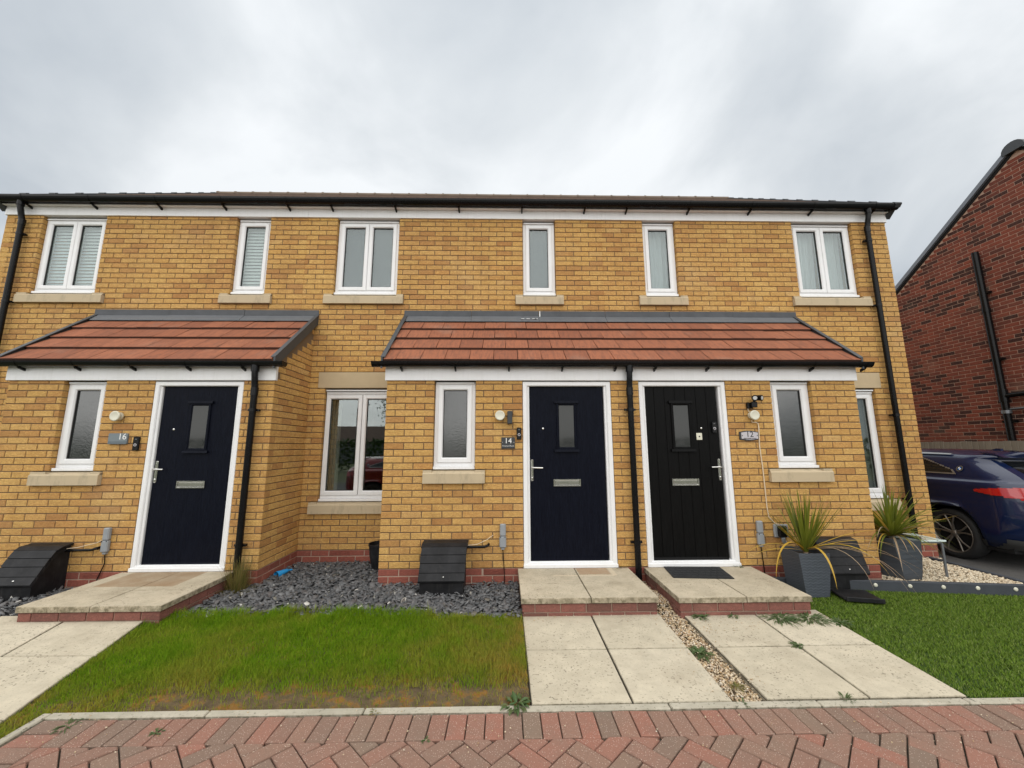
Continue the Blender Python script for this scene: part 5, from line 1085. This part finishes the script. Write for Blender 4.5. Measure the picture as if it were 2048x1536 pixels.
# ------------------------------------------------------------------ cars
def car(name, label, loc, rz, paint, Hs=1.0):
    t = thing(name, label, 'car', loc, (0, 0, rz)); Lc = 4.36; RW = .335; ws = (.86, 3.53)
    rows = [(.25, .80, .14), (.34, .885, .06), (.58, .91, .0), (.92, .905, .02), (1.07, .905, .05), (1.105, .845, .08), (1.165, .828, .15), (1.385, .725, .48), (1.44, .67, .40), (1.50, .42, .36), (1.515, 0, .34)]
    A = np.array(rows); rowt = np.arange(len(rows))
    def topf(s): return float(np.interp(s, [0, .35, .8, 1.3, 2.0, 2.5, 3.25, 3.9, 4.36], [.90, .92, .97, 1.0, 1.01, .97, .05, -.02, -.25]))
    def arch(s):
        z = .25
        for wc in ws:
            d_ = abs(s - wc)
            if d_ < .42: z = max(z, RW + math.sqrt(.42 ** 2 - d_ * d_) - .02)
        return z
    def Pt(s, r):
        z, hw, s0 = (float(np.interp(r, rowt, A[:, k])) for k in range(3))
        s1 = Lc - .05 * abs(z - .55) / .3 if z < 1.18 else Lc - .25
        if z > 1.165: z = 1.165 + (z - 1.165) * max(topf(s), .02)
        if s > 2.9 and z >= .92: z = z - .26 * (s - 2.9) / 1.4
        if r <= 2.2:
            az = arch(s)
            if az > .26: z = az + (.62 - az) * 0 if r < .01 else max(z, az + .02 * r)
        # corner rounding at both ends
        def rnd(d_): return 1 - .20 * max(0, 1 - d_ / .34) ** 2.2
        hw *= rnd(s) * rnd(Lc - s)
        ss = s0 + (Lc - s0) * s / Lc if s < 1.2 else s0 * max(0, 1 - (s - 1.2) / .8) * (1 - 1.2 / Lc) + s
        ss = s0 * max(0, 1 - s / 1.6) + s
        return Vector((hw, ss, z * Hs))
    stn = sorted(set(list(np.linspace(0, .4, 9)) + list(np.linspace(.42, 1.32, 25)) + list(np.linspace(1.4, 3.05, 12)) + list(np.linspace(3.1, 3.98, 25)) + list(np.linspace(4.0, 4.36, 7))))
    rw = [0, .5, 1, 1.5, 2, 2.4, 2.7, 3, 3.3, 3.6, 4, 4.3, 4.6, 5, 5.5, 6, 6.33, 6.66, 7, 7.5, 8, 8.33, 8.66, 9, 9.5, 10]
    def patch(stations, rr, mats_fn, off=0.0, both=True):
        m = MB()
        for sg in ((1, -1) if both is True else (both,)):
            v = []
            for s in stations:
                for r in rr:
                    p = Pt(s, r)
                    if off:
                        e1 = Pt(s + .02, r) - Pt(s - .02, r) if s > .02 else Pt(s + .02, r) - Pt(s, r); e2 = Pt(s, min(10, r + .05)) - Pt(s, max(0, r - .05)); nn = e1.cross(e2); nn = nn.normalized() if nn.length > 1e-9 else Vector((1, 0, 0)); nn = nn if nn.x > -.3 else -nn; p = p + nn * off
                    v.append((p.x * sg, p.y, p.z))
            nr = len(rr)
            for i in range(len(stations) - 1):
                for j in range(nr - 1):
                    k = mats_fn((stations[i] + stations[i + 1]) / 2, (rr[j] + rr[j + 1]) / 2)
                    if k is None: continue
                    q = [v[i * nr + j], v[(i + 1) * nr + j], v[(i + 1) * nr + j + 1], v[i * nr + j + 1]]; m.add(q if sg < 0 else q[::-1], [(0, 1, 2, 3)], k, True)
        bmx = bmesh.new(); me = m.mesh('tmp', 'dark'); bmx.from_mesh(me); bmesh.ops.remove_doubles(bmx, verts=bmx.verts, dist=1e-4); bmx.to_mesh(me); bmx.free(); return me
    def addp(nm, me, mats, par=t):
        me.name = nm; me.materials.clear(); [me.materials.append(M[x]) for x in mats]; return obj(nm, me, par, local=True)
    body = addp('body', patch(stn, rw, lambda s, r: 0), [paint])
    # rear and front closing panels
    for s, nm in ((0, 'tailgate'), (Lc, 'nose')):
        m = MB(); v = []
        for r in rw:
            p = Pt(s, r); v += [(p.x * u, p.y - (.07 if s == 0 else -.07) * (1 - u * u), p.z) for u in np.linspace(-1, 1, 13)]
        m.add(v, [(i * 13 + k, i * 13 + k + 1, (i + 1) * 13 + k + 1, (i + 1) * 13 + k) for i in range(len(rw) - 1) for k in range(12)], 0, True); part(nm, m, paint, t, local=True)
    def rear(r, u, off): p = Pt(0, r); return (p.x * u, p.y - .07 * (1 - u * u) - off, p.z)
    def rearpatch(nm, r0, r1, u0, u1, off, mat, n=8, par=t):
        m = MB(); us = np.linspace(u0, u1, n); rr = np.linspace(r0, r1, 6); v = [rear(r, u, off) for r in rr for u in us] ; m.add(v, [(i * n + k, i * n + k + 1, (i + 1) * n + k + 1, (i + 1) * n + k) for i in range(5) for k in range(n - 1)], 0, True); part(nm, m, mat, par, local=True)
    rearpatch('rear_window', 6.1, 6.95, -.84, .84, .006, 'carglass', 13); rearpatch('rear_diffuser', .1, 1.15, -.8, .8, .012, 'cartrim', 13); rearpatch('number_plate', 2.9, 3.4, -.29, .29, .012, 'paint')
    # side glass, satin surround, trims
    gs = list(np.linspace(.78, 2.62, 24))
    def inwin(s, r, g_=0):
        lo = 6.05 - g_; hi = 6.93 + g_
        tail = .66 - g_ * .35 + .40 * max(0, abs((r - 6.22) / .72)) ** 1.3 if r > 6.22 else .66 - g_ * .35
        front = 2.62 + g_ * .3 - .55 * (r - 6.05)
        return lo < r < hi and tail < s < front
    gss = list(np.linspace(.55, 2.8, 66)); grr = list(np.linspace(5.9, 7.1, 26))
    for q in (1, -1): addp('side_window', patch(gss, grr, lambda s, r: 0 if inwin(s, r) else None, .007, q), ['carglass']); addp('window_trim', patch(gss, grr, lambda s, r: 0 if inwin(s, r, .13) and not inwin(s, r) else None, .010, q), ['carsilver'])
    for q in (1, -1): addp('roof_rail', patch(list(np.linspace(.62, 2.4, 20)), [7.92, 8.0, 8.12], lambda s, r: 0, .02, q), ['carsilver'])
    for q in (1, -1): addp('wheel_arch_trim', patch([s for s in np.linspace(ws[0] - .47, ws[0] + .47, 40)], [0, .5, 1.0], lambda s, r: 0 if abs(s - ws[0]) < .46 else None, .008, q), ['cartrim']); addp('sill_trim', patch(list(np.linspace(1.3, 3.1, 10)), [0, .5, 1], lambda s, r: 0, .006, q), ['cartrim'])
    for q in (1, -1): addp('bumper_trim', patch(list(np.linspace(0, .36, 12)), list(np.linspace(.02, 1.2, 6)), lambda s, r: 0 if r < 1.15 - .1 * s and s < .30 - .10 * (r) else None, .01, q), ['cartrim'])
    for sd2 in (1, -1):
        addp('tail_light', patch(list(np.linspace(0, .44, 22)), list(np.linspace(2.75, 3.75, 16)), lambda s, r: (1 if (3.25 < r < 3.42 and s < .2) else 0) if abs(r - 3.32) < .42 * (1 - s / .46) ** .6 + .02 else None, .012, sd2), ['carlight', 'carlightd'])
    for sg in (1, -1): rearpatch('tail_lamp', 2.95, 3.72, sg * .48, sg * 1.0, .012, 'carlight')
    for sg in (1, -1): rearpatch('reflector', 1.28, 1.42, sg * .55, sg * .98, .014, 'carlight')
    part('spoiler', MB().prism([(.34, 1.40 * Hs), (.52, 1.44 * Hs), (.62, 1.47 * Hs), (.44, 1.45 * Hs)], 'x', -.56, .56), paint, t, local=True); part('aerial_fin', MB().prism([(.78, 1.455 * Hs), (.98, 1.475 * Hs), (.84, 1.52 * Hs), (.79, 1.515 * Hs)], 'x', -.02, .02), paint, t, local=True)
    part('underside', MB().box(-.78, .78, .25, 4.1, .2, .6), 'dark', t, local=True)
    # badge on each rear pillar
    for sg in (1, -1):
        p = Pt(.50, 6.35); c = Vector((p.x * sg, p.y, p.z)); e1 = (Pt(.56, 6.35) - Pt(.44, 6.35)); e2 = Pt(.5, 6.6) - Pt(.5, 6.1); n_ = Vector((abs(e1.cross(e2).x), e1.cross(e2).y * (1 if e1.cross(e2).x > 0 else -1), e1.cross(e2).z * (1 if e1.cross(e2).x > 0 else -1))).normalized(); n_.x *= sg; u = Vector((0, 1, 0)); u = (u - n_ * u.dot(n_)).normalized(); v_ = n_.cross(u); m = MB()
        def disc(r0, r1, a0, a1, off, mi):
            k = max(3, int(8 * (a1 - a0))); v = []
            for q in np.linspace(a0, a1, k): v += [c + n_ * off + (u * math.cos(q) + v_ * math.sin(q)) * r for r in (r0, r1)]
            m.add(v, [(2 * i, 2 * i + 1, 2 * i + 3, 2 * i + 2) for i in range(k - 1)], mi)
        disc(.036, .042, 0, 6.2832, .014, 2); disc(.022, .036, 0, 6.2832, .0135, 3)
        for q in range(4): disc(.0, .022, q * math.pi / 2, (q + 1) * math.pi / 2, .014, q % 2)
        part('badge', m, ['bluebadge', 'paint', 'carsilver', 'ink'], t, local=True)
    # wheels
    for wc in ws:
        for sg in (1, -1):
            xo = .875 * sg; ty = MB().lathe([(.255, -.21 * sg), (.32, -.20 * sg), (RW, -.16 * sg), (RW + .003, -.08 * sg), (RW, -.03 * sg), (.325, .0), (.285, .012 * sg), (.262, .004 * sg), (.258, -.03 * sg)], (xo, wc, RW), 'x', 40); wl = part('wheel', ty, 'tyre', t, local=True)
            rm = MB().lathe([(.258, -.2 * sg), (.25, -.03 * sg), (.262, .0), (.258, .008 * sg), (.246, .002 * sg), (.24, -.04 * sg)], (xo, wc, RW), 'x', 40); rm.lathe([(0, -.06 * sg), (.05, -.06 * sg)], (xo, wc, RW), 'x', 16)
            for k in range(5):
                for da in (-.16, .16):
                    a0 = 2 * math.pi * k / 5 + .3; a1 = a0 + da * 1.5
                    def pp(r, a): return Vector((xo, wc + r * math.cos(a), RW + r * math.sin(a)))
                    rm.tube([pp(.04, a0 + da) + Vector((-.035 * sg, 0, 0)), pp(.15, a0 + da * .9) + Vector((-.012 * sg, 0, 0)), pp(.25, a1) + Vector((-.006 * sg, 0, 0))], [.014, .011, .012], 6)
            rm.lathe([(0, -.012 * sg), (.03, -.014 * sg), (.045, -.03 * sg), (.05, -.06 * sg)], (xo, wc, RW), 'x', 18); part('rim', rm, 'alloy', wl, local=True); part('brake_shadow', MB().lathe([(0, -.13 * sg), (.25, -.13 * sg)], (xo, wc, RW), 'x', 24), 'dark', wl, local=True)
    return t
car('parked_car', 'dark navy blue estate car parked in the driveway with red tail lights', (8.61, .34, -.262), 0, 'carblue', 1.0)
car('parked_car', 'red car parked across the road, seen mirrored in the living room window', (-3.5, -6.9, -.44), R(-90), 'carred', .97)

# ------------------------------------------------------------------ across the road (mirrored in the panes)
def tree(name, label, x, y, h_, seed, n=2600, cr=1.6):
    r_ = np.random.default_rng(seed); t = thing(name, label, 'tree', (x, y, -.45)); m = MB().tube([(x, y, -.5), (x + .05, y, h_ * .35), (x - .05, y + .05, h_ * .7), (x, y, h_ * .95)], [.12, .09, .05, .015], 8); tips = []
    for k in range(14):
        a = r_.random() * 6.28; z0 = h_ * (.3 + .6 * r_.random()); L = cr * (.5 + .6 * r_.random()); p1 = (x + L * math.cos(a), y + L * math.sin(a), z0 + L * .6); m.tube([(x, y, z0), ((x + p1[0]) / 2, (y + p1[1]) / 2, z0 + L * .2), p1], [.035, .02, .006], 5); tips += [p1, ((x + p1[0]) / 2, (y + p1[1]) / 2, z0 + L * .25)]
    part('trunk', m, 'bark', t); tp = np.array(tips)[r_.integers(0, len(tips), n)] + r_.normal(0, .3 * cr / 1.6, (n, 3)); s = .05 + .05 * r_.random(n); a, b = r_.random(n) * 6.28, r_.normal(0, 1, (n, 3)); b /= np.linalg.norm(b, axis=1)[:, None]; c_ = np.cross(b, r_.normal(0, 1, (n, 3))); c_ /= np.linalg.norm(c_, axis=1)[:, None]
    v = np.stack([tp - b * s[:, None], tp + c_ * s[:, None] * .5, tp + b * s[:, None], tp - c_ * s[:, None] * .5], 1).reshape(-1, 3); part_o = obj('crown', npmesh('crown', v, np.arange(n * 4).reshape(n, 4), 'treeleaf'), t)
tree('street_tree', 'leafy street tree across the road mirrored in the right living room pane', -4.2, -17.5, 5.2, 4, 3200, 1.7)
m = thing('garden_hedge', 'long dark hedge across the road behind the red car', 'hedge', (-10, -24, -.5)); r_ = np.random.default_rng(2); n = 9000; tp = np.stack([-45 + 80 * r_.random(n), -24 + r_.normal(0, .35, n), -.4 + 2.3 * r_.random(n) ** .7], 1); b = r_.normal(0, 1, (n, 3)); b /= np.linalg.norm(b, axis=1)[:, None]; c_ = np.cross(b, r_.normal(0, 1, (n, 3))); c_ /= np.linalg.norm(c_, axis=1)[:, None]
obj('foliage', npmesh('foliage', np.stack([tp - b * .16, tp + c_ * .1, tp + b * .16, tp - c_ * .1], 1).reshape(-1, 3), np.arange(n * 4).reshape(n, 4), 'treeleaf'), m)
bl = thing('far_house', 'low grey house with a dark roof far across the road', 'house', (-19, -44, -.5)); part('wall', MB().box(-26, -12, -48, -40, -.6, 1.9), 'render', bl); part('roof', MB().prism([(-40.0 + .4, 1.9), (-48.4, 1.9), (-44, 3.9)], 'x', -26.3, -11.7), 'roof', bl)
lp = thing('street_lamp', 'thin grey street lamp far across the road', 'street lamp', (-15, -38, -.5)); part('column', MB().tube([(-15, -38, -.5), (-15, -38, 5.6), (-14.9, -38, 5.9), (-14.2, -38, 6.0)], [.08, .05, .045, .045], 8), 'steel', lp); part('lamp_head', MB().box(-14.3, -13.7, -38.1, -37.9, 5.97, 6.07), 'greybox', lp)
